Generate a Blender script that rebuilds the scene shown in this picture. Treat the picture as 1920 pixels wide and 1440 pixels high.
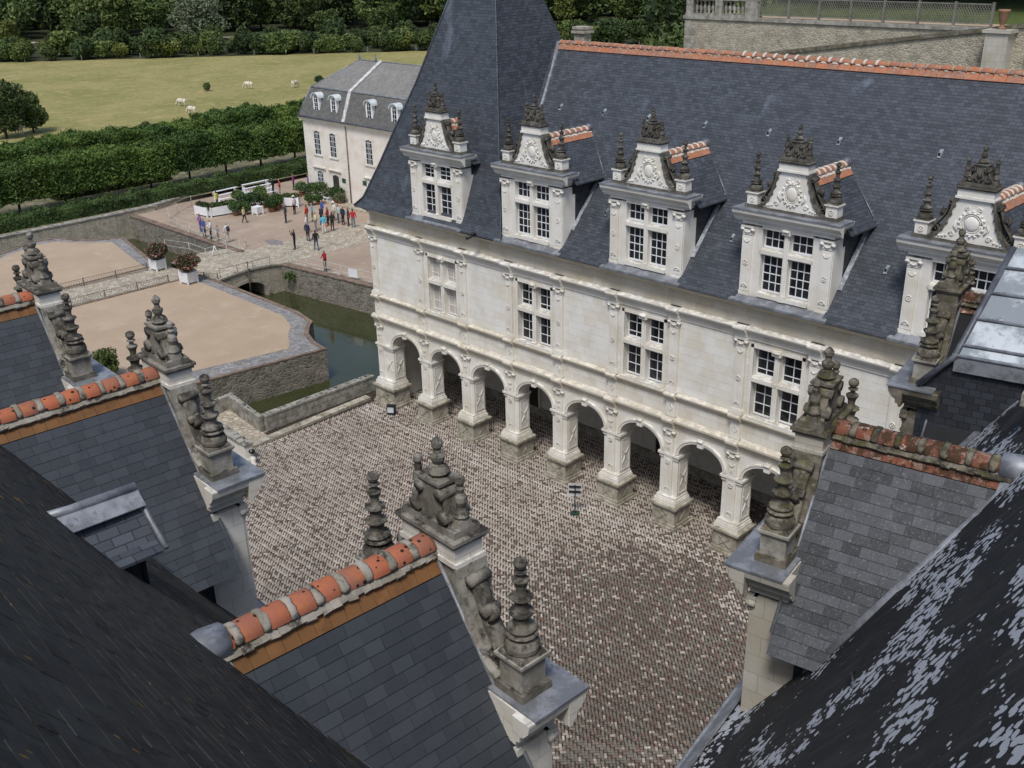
import bpy, bmesh, math, random
import numpy as np
from mathutils import Vector, Matrix
random.seed(7); rng = np.random.default_rng(7)
SC = bpy.context.scene
for o in list(bpy.data.objects): bpy.data.objects.remove(o)
COL = SC.collection
R = math.radians
# ---------------- camera ----------------
CAM = Vector((43.165, -30.736, 22.764))
YAW, PITCH, ROLL = 0.7847, 0.4106, -0.0225
fw = Vector((-math.sin(YAW)*math.cos(PITCH), math.cos(YAW)*math.cos(PITCH), -math.sin(PITCH)))
rt = Vector((math.cos(YAW), math.sin(YAW), 0)); up = rt.cross(fw)
rt, up = rt*math.cos(ROLL)+up*math.sin(ROLL), up*math.cos(ROLL)-rt*math.sin(ROLL)
cd = bpy.data.cameras.new('camera'); cam = bpy.data.objects.new('camera', cd); COL.objects.link(cam)
cd.sensor_width = 36; cd.lens = 36*1930.14/1920; cd.clip_start = .2; cd.clip_end = 6000
cam.matrix_world = Matrix(((rt.x, up.x, -fw.x, CAM.x), (rt.y, up.y, -fw.y, CAM.y), (rt.z, up.z, -fw.z, CAM.z), (0, 0, 0, 1)))
SC.camera = cam
SC.render.resolution_x, SC.render.resolution_y = 1024, 768
def pix(P):
    d = Vector(P)-CAM; z = d.dot(fw)
    if z < .3: return (-9999, -9999, z)
    return (960+1930.14*d.dot(rt)/z, 720-1930.14*d.dot(up)/z, z)
def inframe(P, m=20):
    x, y, z = pix(P); return -m < x < 1920+m and -m < y < 1440+m
# ---------------- sky, sun, exposure ----------------
SUN_EL, SUN_AZ = R(58), R(150)      # azimuth clockwise from +y
W = bpy.data.worlds.new('World'); SC.world = W; W.use_nodes = True
sky = W.node_tree.nodes.new('ShaderNodeTexSky'); sky.sky_type = 'NISHITA'; sky.sun_disc = False
sky.sun_elevation = SUN_EL; sky.sun_rotation = SUN_AZ; sky.air_density = 1.0; sky.dust_density = 2.0; sky.ozone_density = 1.0
bg = W.node_tree.nodes['Background']; bg.inputs[1].default_value = 0.085
W.node_tree.links.new(sky.outputs[0], bg.inputs[0])
sl = bpy.data.lights.new('sun', 'SUN'); sl.energy = 1.5; sl.angle = R(14); sl.color = (1, .975, .94)
so = bpy.data.objects.new('sun', sl); COL.objects.link(so)
sd = Vector((math.sin(SUN_AZ)*math.cos(SUN_EL), math.cos(SUN_AZ)*math.cos(SUN_EL), math.sin(SUN_EL)))
so.rotation_euler = sd.to_track_quat('Z', 'Y').to_euler()
vs = SC.view_settings; vs.view_transform = 'Standard'; vs.look = 'None'; vs.gamma = 1; vs.use_curve_mapping = False
vs.exposure = 0.85
# ---------------- mesh kit ----------------
class MB:
    def __init__(s): s.v = []; s.f = []; s.m = []; s.sm = []
    def add(s, vs, fs, m=0, sm=False):
        b = len(s.v); s.v.extend([tuple(p) for p in vs])
        for f in fs: s.f.append(tuple(i+b for i in f)); s.m.append(m); s.sm.append(sm)
    def poly(s, pts, m=0): s.add(pts, [tuple(range(len(pts)))], m)
    def box(s, x0, x1, y0, y1, z0, z1, m=0):
        s.add([(x0,y0,z0),(x1,y0,z0),(x1,y1,z0),(x0,y1,z0),(x0,y0,z1),(x1,y0,z1),(x1,y1,z1),(x0,y1,z1)],
              [(3,2,1,0),(4,5,6,7),(0,1,5,4),(1,2,6,5),(2,3,7,6),(3,0,4,7)], m)
    def taper(s, c, a0, a1, z0, z1, m=0):   # square frustum, half sizes
        x, y = c; s.add([(x-a0,y-a0,z0),(x+a0,y-a0,z0),(x+a0,y+a0,z0),(x-a0,y+a0,z0),(x-a1,y-a1,z1),(x+a1,y-a1,z1),(x+a1,y+a1,z1),(x-a1,y+a1,z1)],
              [(3,2,1,0),(4,5,6,7),(0,1,5,4),(1,2,6,5),(2,3,7,6),(3,0,4,7)], m)
    def obox(s, c, ax, ay, az, m=0):        # oriented box: centre, half-axis vectors
        c, ax, ay, az = Vector(c), Vector(ax), Vector(ay), Vector(az)
        s.add([c-ax-ay-az,c+ax-ay-az,c+ax+ay-az,c-ax+ay-az,c-ax-ay+az,c+ax-ay+az,c+ax+ay+az,c-ax+ay+az],
              [(3,2,1,0),(4,5,6,7),(0,1,5,4),(1,2,6,5),(2,3,7,6),(3,0,4,7)], m)
    def bar(s, a, b, w, h=None, m=0):
        a, b = Vector(a), Vector(b); d = (b-a)/2; h = h or w
        u = Vector((0,0,1)) if abs(d.normalized().z) < .95 else Vector((0,1,0))
        x = d.cross(u).normalized(); y = x.cross(d).normalized()
        s.obox((a+b)/2, d, x*w/2, y*h/2, m)
    def prism(s, pts, d, m=0):
        n = len(pts); p = [Vector(q) for q in pts]; d = Vector(d)
        s.add(p+[q+d for q in p], [tuple(range(n))[::-1], tuple(range(n, 2*n))]+[(i, (i+1) % n, n+(i+1) % n, n+i) for i in range(n)], m)
    def sweep(s, prof, p0, p1, out, m=0, caps=True):   # prof: (out, z) pairs
        p0, p1, out = Vector(p0), Vector(p1), Vector(out); n = len(prof)
        a = [p0+out*q[0]+Vector((0,0,q[1])) for q in prof]; b = [p1+out*q[0]+Vector((0,0,q[1])) for q in prof]
        fs = [(i, (i+1) % n, n+(i+1) % n, n+i) for i in range(n)]
        if caps: fs += [tuple(range(n))[::-1], tuple(range(n, 2*n))]
        s.add(a+b, fs, m)
    def lathe(s, c, prof, n=12, m=0, sx=1, sy=1, ph=0., sm=True, sharp=False):
        if sharp:
            for p, q in zip(prof[:-1], prof[1:]): s._strip(c, p, q, n, m)
            return
        vs = []; fs = []
        for r, z in prof:
            for i in range(n):
                a = 2*math.pi*i/n+ph; vs.append((c[0]+r*sx*math.cos(a), c[1]+r*sy*math.sin(a), c[2]+z))
        for j in range(len(prof)-1):
            for i in range(n): k = (i+1) % n; fs.append((j*n+i, j*n+k, j*n+n+k, j*n+n+i))
        fs += [tuple(range(n))[::-1], tuple(range(len(vs)-n, len(vs)))]
        s.add(vs, fs, m, sm)
    def _strip(s, c, p, q, n, m):
        vs = [(c[0]+r*math.cos(2*math.pi*i/n), c[1]+r*math.sin(2*math.pi*i/n), c[2]+z) for r, z in (p, q) for i in range(n)]
        s.add(vs, [(i, (i+1) % n, n+(i+1) % n, n+i) for i in range(n)], m, True)
    def tube(s, pts, rad, n=6, m=0, sm=True, flat=1.):
        pts = [Vector(p) for p in pts]; k = len(pts); vs = []; fs = []
        if not hasattr(rad, '__len__'): rad = [rad]*k
        d0 = (pts[1]-pts[0]).normalized(); u = Vector((0,1,0)) if abs(d0.y) < .9 else Vector((0,0,1))
        for j in range(k):
            d = (pts[min(j+1,k-1)]-pts[max(j-1,0)]).normalized()
            x = (u-d*u.dot(d)).normalized(); y = d.cross(x); u = x
            for i in range(n):
                a = 2*math.pi*i/n; vs.append(pts[j]+x*rad[j]*flat*math.cos(a)+y*rad[j]*math.sin(a))
        for j in range(k-1):
            for i in range(n): q = (i+1) % n; fs.append((j*n+i, j*n+q, j*n+n+q, j*n+n+i))
        fs += [tuple(range(n))[::-1], tuple(range(k*n-n, k*n))]
        s.add(vs, fs, m, sm)
    def ball(s, c, r, m=0, n=8, k=5, sc=(1,1,1)):
        pr = [(r*math.sin(math.pi*j/k), -r*math.cos(math.pi*j/k)) for j in range(k+1)]
        pr[0] = (r*.12, pr[0][1]); pr[-1] = (r*.12, pr[-1][1])
        s.lathe(c, [(a*sc[0], b*sc[2]) for a, b in pr], n, m, 1, sc[1]/sc[0])
    def cyl(s, a, b, r, n=10, m=0, r2=None): s.tube([a, b], [r, r if r2 is None else r2], n, m)
    def build(s, name, mats, parent=None, M=None, label=None, kind=None, fix=True, **kw):
        me = bpy.data.meshes.new(name); me.from_pydata(s.v, [], s.f)
        if fix:
            bm = bmesh.new(); bm.from_mesh(me); bmesh.ops.recalc_face_normals(bm, faces=bm.faces); bm.to_mesh(me); bm.free()
        mats = mats if isinstance(mats, (list, tuple)) else [mats]
        for q in mats: me.materials.append(q)
        me.polygons.foreach_set('material_index', s.m); me.polygons.foreach_set('use_smooth', s.sm)
        autouv(me); me.update()
        return link(name, me, parent, M, label, kind, **kw)
def _mesh(s, name, mats):
    o = s.build(name, mats); me = o.data; bpy.data.objects.remove(o); return me
MB.mesh = _mesh
def autouv(me):
    nl = len(me.loops); npo = len(me.polygons)
    if not nl: return
    co = np.empty(len(me.vertices)*3, np.float32); me.vertices.foreach_get('co', co); co = co.reshape(-1, 3)
    nr = np.empty(npo*3, np.float32); me.polygons.foreach_get('normal', nr); nr = nr.reshape(-1, 3)
    lt = np.empty(npo, np.int32); me.polygons.foreach_get('loop_total', lt)
    vi = np.empty(nl, np.int32); me.loops.foreach_get('vertex_index', vi)
    flat = np.abs(nr[:, 2]) > .985
    u = np.stack([-nr[:, 1], nr[:, 0], np.zeros(npo)], 1); ln = np.linalg.norm(u, axis=1); ln[ln == 0] = 1; u /= ln[:, None]
    u[flat] = (1, 0, 0); v = np.cross(nr, u); v[flat] = (0, 1, 0)
    u = np.repeat(u, lt, 0); v = np.repeat(v, lt, 0); p = co[vi]
    uv = np.stack([(p*u).sum(1), (p*v).sum(1)], 1).astype(np.float32)
    me.uv_layers.new(name='UVMap').data.foreach_set('uv', uv.ravel())
def link(name, me, parent=None, M=None, label=None, kind=None, cat=None, group=None):
    o = bpy.data.objects.new(name, me); COL.objects.link(o)
    if parent is not None: o.parent = parent
    if M is not None: o.matrix_basis = M if isinstance(M, Matrix) else Matrix.Translation(M)
    return tag(o, label, cat, group, kind)
def tag(o, label=None, cat=None, group=None, kind=None):
    for k, v in (('label', label), ('category', cat), ('group', group), ('kind', kind)):
        if v: o[k] = v
    return o
def empty(name, loc, rz=0, label=None, cat=None, group=None):
    o = link(name, None); o.location = loc; o.rotation_euler = (0, 0, rz); o.empty_display_size = .3
    return tag(o, label, cat, group)
def copy_tree(o, parent=None, label=None):
    c = o.copy(); COL.objects.link(c); c.parent = parent
    if label: c['label'] = label
    for ch in o.children: copy_tree(ch, c)
    return c
T = Matrix.Translation
# ---------------- materials ----------------
class NT:
    def __init__(s, name):
        s.m = bpy.data.materials.new(name); s.m.use_nodes = True; s.t = s.m.node_tree; s.N = s.t.nodes; s.L = s.t.links
        s.b = s.N['Principled BSDF']; s.geo = s.N.new('ShaderNodeNewGeometry'); s.oi = s.N.new('ShaderNodeObjectInfo'); s.uvn = None
    def n(s, t, **k):
        x = s.N.new('ShaderNode'+t)
        for a, b in k.items(): setattr(x, a, b)
        return x
    def put(s, sock, v):
        if hasattr(v, 'links'): s.L.new(v, sock)
        elif isinstance(v, (tuple, list)) and len(v) == 3 and sock.type == 'RGBA': sock.default_value = (*v, 1)
        else: sock.default_value = v
    def vec(s, scale, uv=False, rot=None):
        mp = s.n('Mapping')
        if uv:
            s.uvn = s.uvn or s.n('UVMap'); s.L.new(s.uvn.outputs[0], mp.inputs[0])
        else: s.L.new(s.geo.outputs['Position'], mp.inputs[0])
        mp.inputs['Scale'].default_value = scale if hasattr(scale, '__len__') else (scale,)*3
        if rot: mp.inputs['Rotation'].default_value = rot
        return mp.outputs[0]
    def noise(s, scale, detail=4, rough=.6, uv=False, rot=None, dist=0):
        x = s.n('TexNoise'); s.L.new(s.vec(scale, uv, rot), x.inputs['Vector']); x.inputs['Scale'].default_value = 1
        x.inputs['Detail'].default_value = min(detail, 4); x.inputs['Roughness'].default_value = rough; x.inputs['Distortion'].default_value = dist
        return x.outputs[0]
    def voro(s, scale, feat='F1', uv=False, out=0, rot=None, rnd=1):
        x = s.n('TexVoronoi', feature=feat); s.L.new(s.vec(scale, uv, rot), x.inputs['Vector']); x.inputs['Scale'].default_value = 1; x.inputs['Randomness'].default_value = rnd
        return x.outputs[out]
    def ramp(s, v, lo, hi, a=0., b=1.):
        x = s.n('MapRange'); x.interpolation_type = 'SMOOTHSTEP'
        for i, q in enumerate((v, lo, hi, a, b)): s.put(x.inputs[i], q)
        return x.outputs[0]
    def mix(s, f, a, b, blend='MIX'):
        x = s.n('Mix', data_type='RGBA', blend_type=blend); s.put(x.inputs[0], f); s.put(x.inputs[6], a); s.put(x.inputs[7], b); return x.outputs[2]
    def math(s, op, a, b=0.):
        x = s.n('Math', operation=op); s.put(x.inputs[0], a); s.put(x.inputs[1], b); return x.outputs[0]
    def rand(s):
        return s.math('FRACT', s.math('ADD', s.oi.outputs['Random'], s.geo.outputs['Random Per Island']))
    def upz(s):
        x = s.n('SeparateXYZ'); s.L.new(s.geo.outputs['Normal'], x.inputs[0]); return x.outputs[2]
    def bump(s, h, dist=.01, strength=.5, prev=None):
        x = s.n('Bump'); x.inputs['Distance'].default_value = dist; x.inputs['Strength'].default_value = strength; s.put(x.inputs['Height'], h)
        if prev: s.L.new(prev, x.inputs['Normal'])
        return x.outputs[0]
    def out(s, col, rough=.85, nrm=None, spec=.3, metal=0., trans=None):
        s.put(s.b.inputs['Base Color'], col); s.put(s.b.inputs['Roughness'], rough); s.b.inputs['Specular IOR Level'].default_value = spec; s.b.inputs['Metallic'].default_value = metal
        if nrm: s.L.new(nrm, s.b.inputs['Normal'])
        return s.m
def simple(name, col, rough=.7, var=.15, scale=3., spec=.3, rnd=0., metal=0.):
    t = NT(name); c2 = tuple(q*(1-var*2) for q in col)
    c = t.mix(t.ramp(t.noise(scale, 5), .35, .7), col, c2)
    if rnd: c = t.mix(t.ramp(t.rand(), 0, 1), c, tuple(q*(1-rnd) for q in col))
    return t.out(c, rough, t.bump(t.noise(scale*14, 3), .004, .4), spec, metal)
# ---------------- the materials of the place ----------------
def limestone(name, base=(.755,.735,.68), grime=.45, ashlar=None, rnd=0., moss_=.5):
    t = NT(name)
    c = t.mix(t.ramp(t.noise(.9, 6), .38, .68), base, (base[0]*.88, base[1]*.855, base[2]*.8))
    if rnd: c = t.mix(t.ramp(t.rand(), .55, 1, 0, rnd), c, (base[0]*.86, base[1]*.8, base[2]*.66))
    c = t.mix(t.ramp(t.noise((2.2, 2.2, .35), 5, .65), .56, .8, 0, .55*grime), c, (.36,.31,.23))       # run-off streaks
    c = t.mix(t.ramp(t.noise(7, 6, .7), .6, .78, 0, .4*grime), c, (.3,.28,.23))
    moss = t.math('MULTIPLY', t.ramp(t.upz(), .35, .85), t.ramp(t.noise(3.2, 6, .7), .36, .62))
    c = t.mix(t.math('MULTIPLY', moss, moss_), c, (.13,.11,.075))
    nb = None
    if ashlar:
        b = t.n('TexBrick'); t.L.new(t.vec((1, 1, 1), True), b.inputs['Vector']); b.inputs['Scale'].default_value = 1
        b.inputs['Brick Width'].default_value, b.inputs['Row Height'].default_value = ashlar; b.inputs['Mortar Size'].default_value = .006; b.inputs['Mortar Smooth'].default_value = .2
        b.inputs['Color1'].default_value = (1,1,1,1); b.inputs['Color2'].default_value = (.86,.84,.79,1); b.inputs['Mortar'].default_value = (.62,.57,.48,1)
        c = t.mix(.8, c, b.outputs[0], 'MULTIPLY'); nb = t.bump(t.math('SUBTRACT', 1., b.outputs[1]), .008, .5)
    return t.out(c, .9, t.bump(t.noise(22, 5, .7), .006, .5, nb), .2)
def oldstone(name, base=(.3,.28,.235), black=.55, lichen=.5, moss=0.):
    t = NT(name)
    c = t.mix(t.ramp(t.noise(2.5, 6, .65), .35, .65), base, (base[0]*.6, base[1]*.59, base[2]*.55))
    up = t.ramp(t.upz(), -.2, .75, .35, 1)
    c = t.mix(t.math('MULTIPLY', up, t.ramp(t.noise(3.6, 7, .72), .6-.35*black, .74-.25*black)), c, (.035,.031,.026))
    c = t.mix(t.ramp(t.noise(9, 5, .7), .62, .7, 0, .65*lichen), c, (.4,.39,.34))
    if moss: c = t.mix(t.math('MULTIPLY', up, t.ramp(t.noise(5, 6, .7), .5, .62, 0, moss)), c, (.09,.085,.03))
    return t.out(c, .95, t.bump(t.noise(18, 6, .75), .014, .6), .15)
def slate(name, base, size=None, tone=.35, pale=.25, lichen=None, streak=None, rough=.5, rnd=.35, cracks=1.):
    t = NT(name); c = base
    dk = tuple(q*(1-tone) for q in base); lt = tuple(min(1, q*(1+tone)+.004) for q in base)
    nb = None
    if size:
        b = t.n('TexBrick'); t.L.new(t.vec((1, 1, 1), True), b.inputs['Vector']); b.inputs['Scale'].default_value = 1
        b.inputs['Brick Width'].default_value, b.inputs['Row Height'].default_value = size; b.inputs['Mortar Size'].default_value = .007; b.inputs['Mortar Smooth'].default_value = .3
        b.inputs['Color1'].default_value = (*dk, 1); b.inputs['Color2'].default_value = (*lt, 1); b.inputs['Mortar'].default_value = (*[q*(1-.7*cracks) for q in base], 1)
        c = b.outputs[0]; nb = t.bump(t.math('SUBTRACT', 1., b.outputs[1]), .012, .6*cracks)
    if rnd: c = t.mix(t.ramp(t.rand(), 0, 1), c if size else dk, lt) if not size else c
    c = t.mix(t.ramp(t.noise(.8, 6, .65), .52, .72, 0, pale), c, tuple(q*1.7+.01 for q in base))
    c = t.mix(t.ramp(t.noise(1.7, 6, .7), .6, .76, 0, .5), c, tuple(q*.5 for q in base))
    if streak: c = t.mix(t.ramp(t.noise(streak, 5, .6), .6, .75, 0, .45), c, (.16,.19,.23))
    if lichen: c = t.mix(t.ramp(t.noise(lichen[0], 6, .75), lichen[1], lichen[1]+.1, 0, lichen[2]), c, (.3,.31,.29))
    return t.out(c, t.ramp(t.noise(5, 4), .3, .7, rough-.08, rough+.15), t.bump(t.noise((14, 14, 14), 5), .004, .4, nb), .4)
MS = limestone('limestone_clean')
MSA = limestone('limestone_ashlar', ashlar=(.62, .3))
MSB = limestone('limestone_block', (.775,.765,.72), .25, rnd=.4)
MSF = limestone('limestone_frieze_block', (.64,.59,.49), .7, rnd=.7)
MSW = limestone('limestone_worn_band', (.68,.64,.55), .6, moss_=.4)
MPED = oldstone('stone_pedestal', (.44,.41,.34), .18, .4, .25)
MGD = oldstone('stone_gable_dark', (.2,.188,.16), .75, .35)
MOLD = oldstone('stone_old_grey', (.36,.345,.305), .33, .6); MCR = oldstone('stone_crest', (.28,.262,.228), .5, .55); MPIN = oldstone('stone_carved_grey', (.225,.21,.18), .62, .5)
MOLDM = oldstone('stone_old_mossy', (.21,.19,.15), .55, .7, .6)
MPALE = limestone('stone_cheek_pale', (.72,.71,.665), .75, (.5,.36))
MGREY = limestone('stone_cheek_grey', (.47,.45,.4), 1.3, (.5,.36))
SLF = slate('slate_far_roof', (.046,.053,.064), (.24,.135), .26, .2, rough=.52, streak=(.9,.9,.12))
SLN = slate('slate_near_piece', (.039,.045,.053), None, .12, .2, rough=.5)
SLR = slate('slate_worn_piece', (.05,.054,.061), None, .36, .2, lichen=((26,26,26), .55, .3), rough=.6); SLV = slate('slate_small_courses', (.05,.058,.07), (.26,.13), .2, .2, rough=.5)
SLD = slate('slate_cheek_dark', (.03,.034,.042), (.24,.15), .3, .1, rough=.5, streak=(1.6,1.6,.12))
def roofdark(name, base, white=False, ang=0.):
    t = NT(name)
    b = t.n('TexBrick'); t.L.new(t.vec((1, 1, 1), True), b.inputs['Vector']); b.inputs['Scale'].default_value = 1
    b.inputs['Brick Width'].default_value, b.inputs['Row Height'].default_value = .22, .14; b.inputs['Mortar Size'].default_value = .006
    b.inputs['Color1'].default_value = (*base, 1); b.inputs['Color2'].default_value = (*[q*1.6 for q in base], 1); b.inputs['Mortar'].default_value = (*[q*.35 for q in base], 1)
    c = t.mix(t.ramp(t.geo.outputs['Random Per Island'], 0, 1, 0, .8), b.outputs[0], tuple(q*1.9 for q in base))
    c = t.mix(t.ramp(t.noise((3, 3, 3), 6, .7), .5, .75, 0, .7), c, tuple(q*2.6 for q in base))
    c = t.mix(t.ramp(t.noise((7, .7, 1), 5, .7, True), .5, .72, 0, .6), c, (.06,.058,.05)); c = t.mix(t.ramp(t.noise((.9, .5, 1), 4, .6, True), .5, .7, 0, .5), c, (.045,.044,.042)); c = t.mix(t.math('LESS_THAN', t.voro((2.6, 2.6, 1), 'F1', True), .035), c, (.3,.3,.28))
    c = t.mix(t.ramp(t.voro((7, 3.2, 1), 'F1', True), .13, .06), c, (.26,.13,.03)) if not white else c
    if white:
        zone = t.ramp(t.noise((.5, .62, 1), 3, .55, True), .40, .58)
        sp = t.math('ADD', t.voro((9.5, 9.5, 1), 'F1', True), t.math('MULTIPLY', t.math('SUBTRACT', t.noise((5, 5, 1), 4, .65, True), .5), .9))
        cells = t.math('LESS_THAN', sp, t.math('SUBTRACT', t.math('MULTIPLY', zone, .7), .12))
        c = t.mix(t.math('MULTIPLY', cells, t.ramp(t.upz(), .3, .45)), c, (.4,.41,.43))
    else:
        f = t.voro((1.3, .45, 1), 'F1', True); c = t.mix(t.math('LESS_THAN', f, .055), c, (.42,.2,.04))
    nb = t.bump(t.math('SUBTRACT', 1., b.outputs[1]), .012, .5)
    return t.out(c, .75, t.bump(t.noise(20, 5), .006, .5, nb), .18)
RFN = roofdark('slate_roof_black', (.02,.0195,.0185))
RFR = roofdark('slate_roof_lichen', (.011,.0115,.0125), True)
def tile(name, base, spots=.3, worn=0., moss=0.):
    t = NT(name); c = t.mix(t.ramp(t.rand(), 0, 1), base, (base[0]*.72, base[1]*.95, base[2]*1.25))
    c = t.mix(t.ramp(t.noise(5, 5), .45, .7, 0, .6), c, (base[0]*1.15, base[1]*1.25, base[2]*.8))
    if spots: c = t.mix(t.ramp(t.math('ADD', t.voro(8.5), t.math('MULTIPLY', t.noise(3.1, 3), .42)), .33+.12*spots, .29+.12*spots), c, (.018,.014,.012))
    if worn: c = t.mix(t.ramp(t.noise(7, 6, .75), .5, .6, 0, worn), c, (.36,.33,.28))
    if moss:
        c = t.mix(t.ramp(t.noise(4.3, 6, .7), .47, .54, 0, moss), c, (.05,.025,.012)); c = t.mix(t.ramp(t.noise(6, 6, .7), .62, .66, 0, moss), c, (.4,.38,.33))
    return t.out(c, .8, t.bump(t.noise(25, 5), .008, .5), .25)
TIL = tile('terracotta_spotted', (.37,.115,.058), .9)
TILF = tile('terracotta_far', (.36,.135,.07), 0, .3)
TILR = tile('terracotta_mossy', (.17,.06,.035), .0, .35, .95)
MORT = oldstone('lime_mortar', (.34,.315,.27), .3, .6); MORTF = simple('lime_mortar_pale', (.56,.52,.45), .9, .12, 6)
OCH = simple('ochre_fillet', (.225,.108,.04), .7, .25, 2.5, rnd=.25)
def leadm(name, c0, c1, sc=2.2):
    t = NT(name); c = t.mix(t.ramp(t.noise(sc, 7, .72), .42, .62), c0, c1); c = t.mix(t.ramp(t.noise(sc*2.7, 6, .7), .6, .68, 0, .6), c, (.1,.075,.06))
    return t.out(c, .5, t.bump(t.noise(sc*4, 4), .01, .3), .45, .25)
LEADF = leadm('lead_flashing', (.2,.215,.235), (.42,.45,.48), 6.)
LEAD = leadm('lead_sheet', (.16,.168,.182), (.27,.285,.31)); LEADW = leadm('lead_bleached', (.2,.23,.25), (.44,.48,.51), 1.4); LEADD = leadm('lead_dark', (.075,.08,.095), (.13,.14,.16))
def glassm():
    t = NT('window_glass'); c = t.mix(t.ramp(t.rand(), 0, 1), (.006,.0075,.009), (.022,.024,.026)); return t.out(c, .08, None, .5)
GLS = glassm(); GLB = simple('window_blind_cream', (.5,.46,.4), .5, .08); WHT = simple('white_paint', (.76,.77,.78), .45, .05, 2.); IRON = simple('iron_black', (.02,.021,.022), .5)
DARK = simple('arcade_plaster', (.74,.71,.65), .9, .08); WOODD = simple('door_dark_wood', (.05,.045,.04), .6)
# ---------------- dormer kit (local frame: x along facade, y into the roof, z up, facade plane y = 0) ----------------
PIN = [(.17,0),(.2,.02),(.225,.06),(.23,.12),(.205,.19),(.145,.235),(.135,.25),(.195,.262),(.21,.285),(.195,.305),(.145,.315),(.145,.33),(.185,.345),(.19,.365),(.175,.385),(.115,.4),(.095,.44),(.1,.5),(.13,.55),(.155,.575),(.16,.6),(.095,.615),(.08,.66),(.085,.72),(.11,.775),(.145,.8),(.145,.82),(.072,.835),(.058,.9),(.067,.97),(.097,1.03),(.106,1.05),(.106,1.065),(.048,1.08),(.04,1.13),(.05,1.15),(.083,1.165),(.083,1.18),(.048,1.195),(.043,1.21),(.072,1.235),(.09,1.28),(.078,1.33),(.045,1.355),(.01,1.365)]
def stack(prof, z1, jit=0., w=1.):
    h = prof[-1][1]; return [(r*w*(1+jit*math.sin(z*31)), z*z1/h) for r, z in prof]
def spiral(c, r, turns, a0, sgn=1, n=14, y=0.):
    return [(c[0]+sgn*r*(1-.8*i/n)*math.cos(a0+turns*2*math.pi*i/n), y, c[1]+r*(1-.8*i/n)*math.sin(a0+turns*2*math.pi*i/n)) for i in range(n+1)]
def capital(b, x, w, y, z0, z1, m=0):      # ionic pilaster capital
    h = z1-z0
    b.box(x-w*.46, x+w*.46, y, y+.12, z0, z0+h*.22, m); b.box(x-w*.5, x+w*.5, y-.015, y+.12, z0+h*.22, z0+h*.62, m)
    for s in (-1, 1):
        b.tube([(x+s*w*.48, y-.05, z0+h*.62), (x+s*w*.48, y+.1, z0+h*.62)], h*.23, 9, m); b.tube([(x+s*w*.48, y-.065, z0+h*.62), (x+s*w*.48, y-.04, z0+h*.62)], h*.1, 7, m)
    b.tube([(x-w*.25, y-.02, z0+h*.45), (x, y-.03, z0+h*.3), (x+w*.25, y-.02, z0+h*.45)], h*.07, 5, m)
    b.box(x-w*.6, x+w*.6, y-.05, y+.12, z0+h*.84, z1, m)
def roundel(b, x, y, z, r, m=0): b.tube([(x+r*math.cos(a*math.pi/5), y, z+r*math.sin(a*math.pi/5)) for a in range(11)], r*.22, 5, m); b.ball((x, y, z), r*.4, m, 6, 4)
def halfmoon(b, x, y, z, r, up, m=0): b.tube([(x+r*math.cos(math.pi*a/6), y, z+up*r*math.sin(math.pi*a/6)) for a in range(7)], r*.2, 5, m)
def casement(parent, x0, x1, z0, z1, y, nx, nz, glass, lastrow=None, pane_objs=True, name='window_frame'):
    b = MB(); t = .045; g = .016
    b.box(x0, x0+t, y, y+.05, z0, z1); b.box(x1-t, x1, y, y+.05, z0, z1); b.box(x0+t, x1-t, y, y+.05, z0, z0+t*1.6); b.box(x0+t, x1-t, y, y+.05, z1-t, z1)
    xa, xb, za, zb = x0+t, x1-t, z0+t*1.6, z1-t
    xs = [xa+(xb-xa)*i/nx for i in range(nx+1)]
    if lastrow: zs = [za]+[za+(zb-za)*lastrow+(zb-za)*(1-lastrow)*i/(nz-1) for i in range(nz)]
    else: zs = [za+(zb-za)*i/nz for i in range(nz+1)]
    for x in xs[1:-1]: b.box(x-g, x+g, y+.008, y+.042, za, zb)
    for z in zs[1:-1]: b.box(xa, xb, y+.006, y+.044, z-g, z+g)
    b.build(name, WHT, parent)
    key = (round(xb-xa, 3), nx, glass.name)
    for i in range(nx):
        for j in range(nz):
            w, h = xs[i+1]-xs[i]-.02, zs[j+1]-zs[j]-.02
            k = (round(w, 3), round(h, 3), glass.name)
            if k not in PANES:
                q = MB(); q.box(-w/2, w/2, 0, .006, -h/2, h/2); PANES[k] = q.mesh('pane', glass)
            o = link('pane', PANES[k], parent)
            o.matrix_basis = T(((xs[i]+xs[i+1])/2, y+.022, (zs[j]+zs[j+1])/2)) @ Matrix.Rotation(random.uniform(-.012, .012), 4, 'X') @ Matrix.Rotation(random.uniform(-.012, .012), 4, 'Z')
PANES = {}
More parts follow.
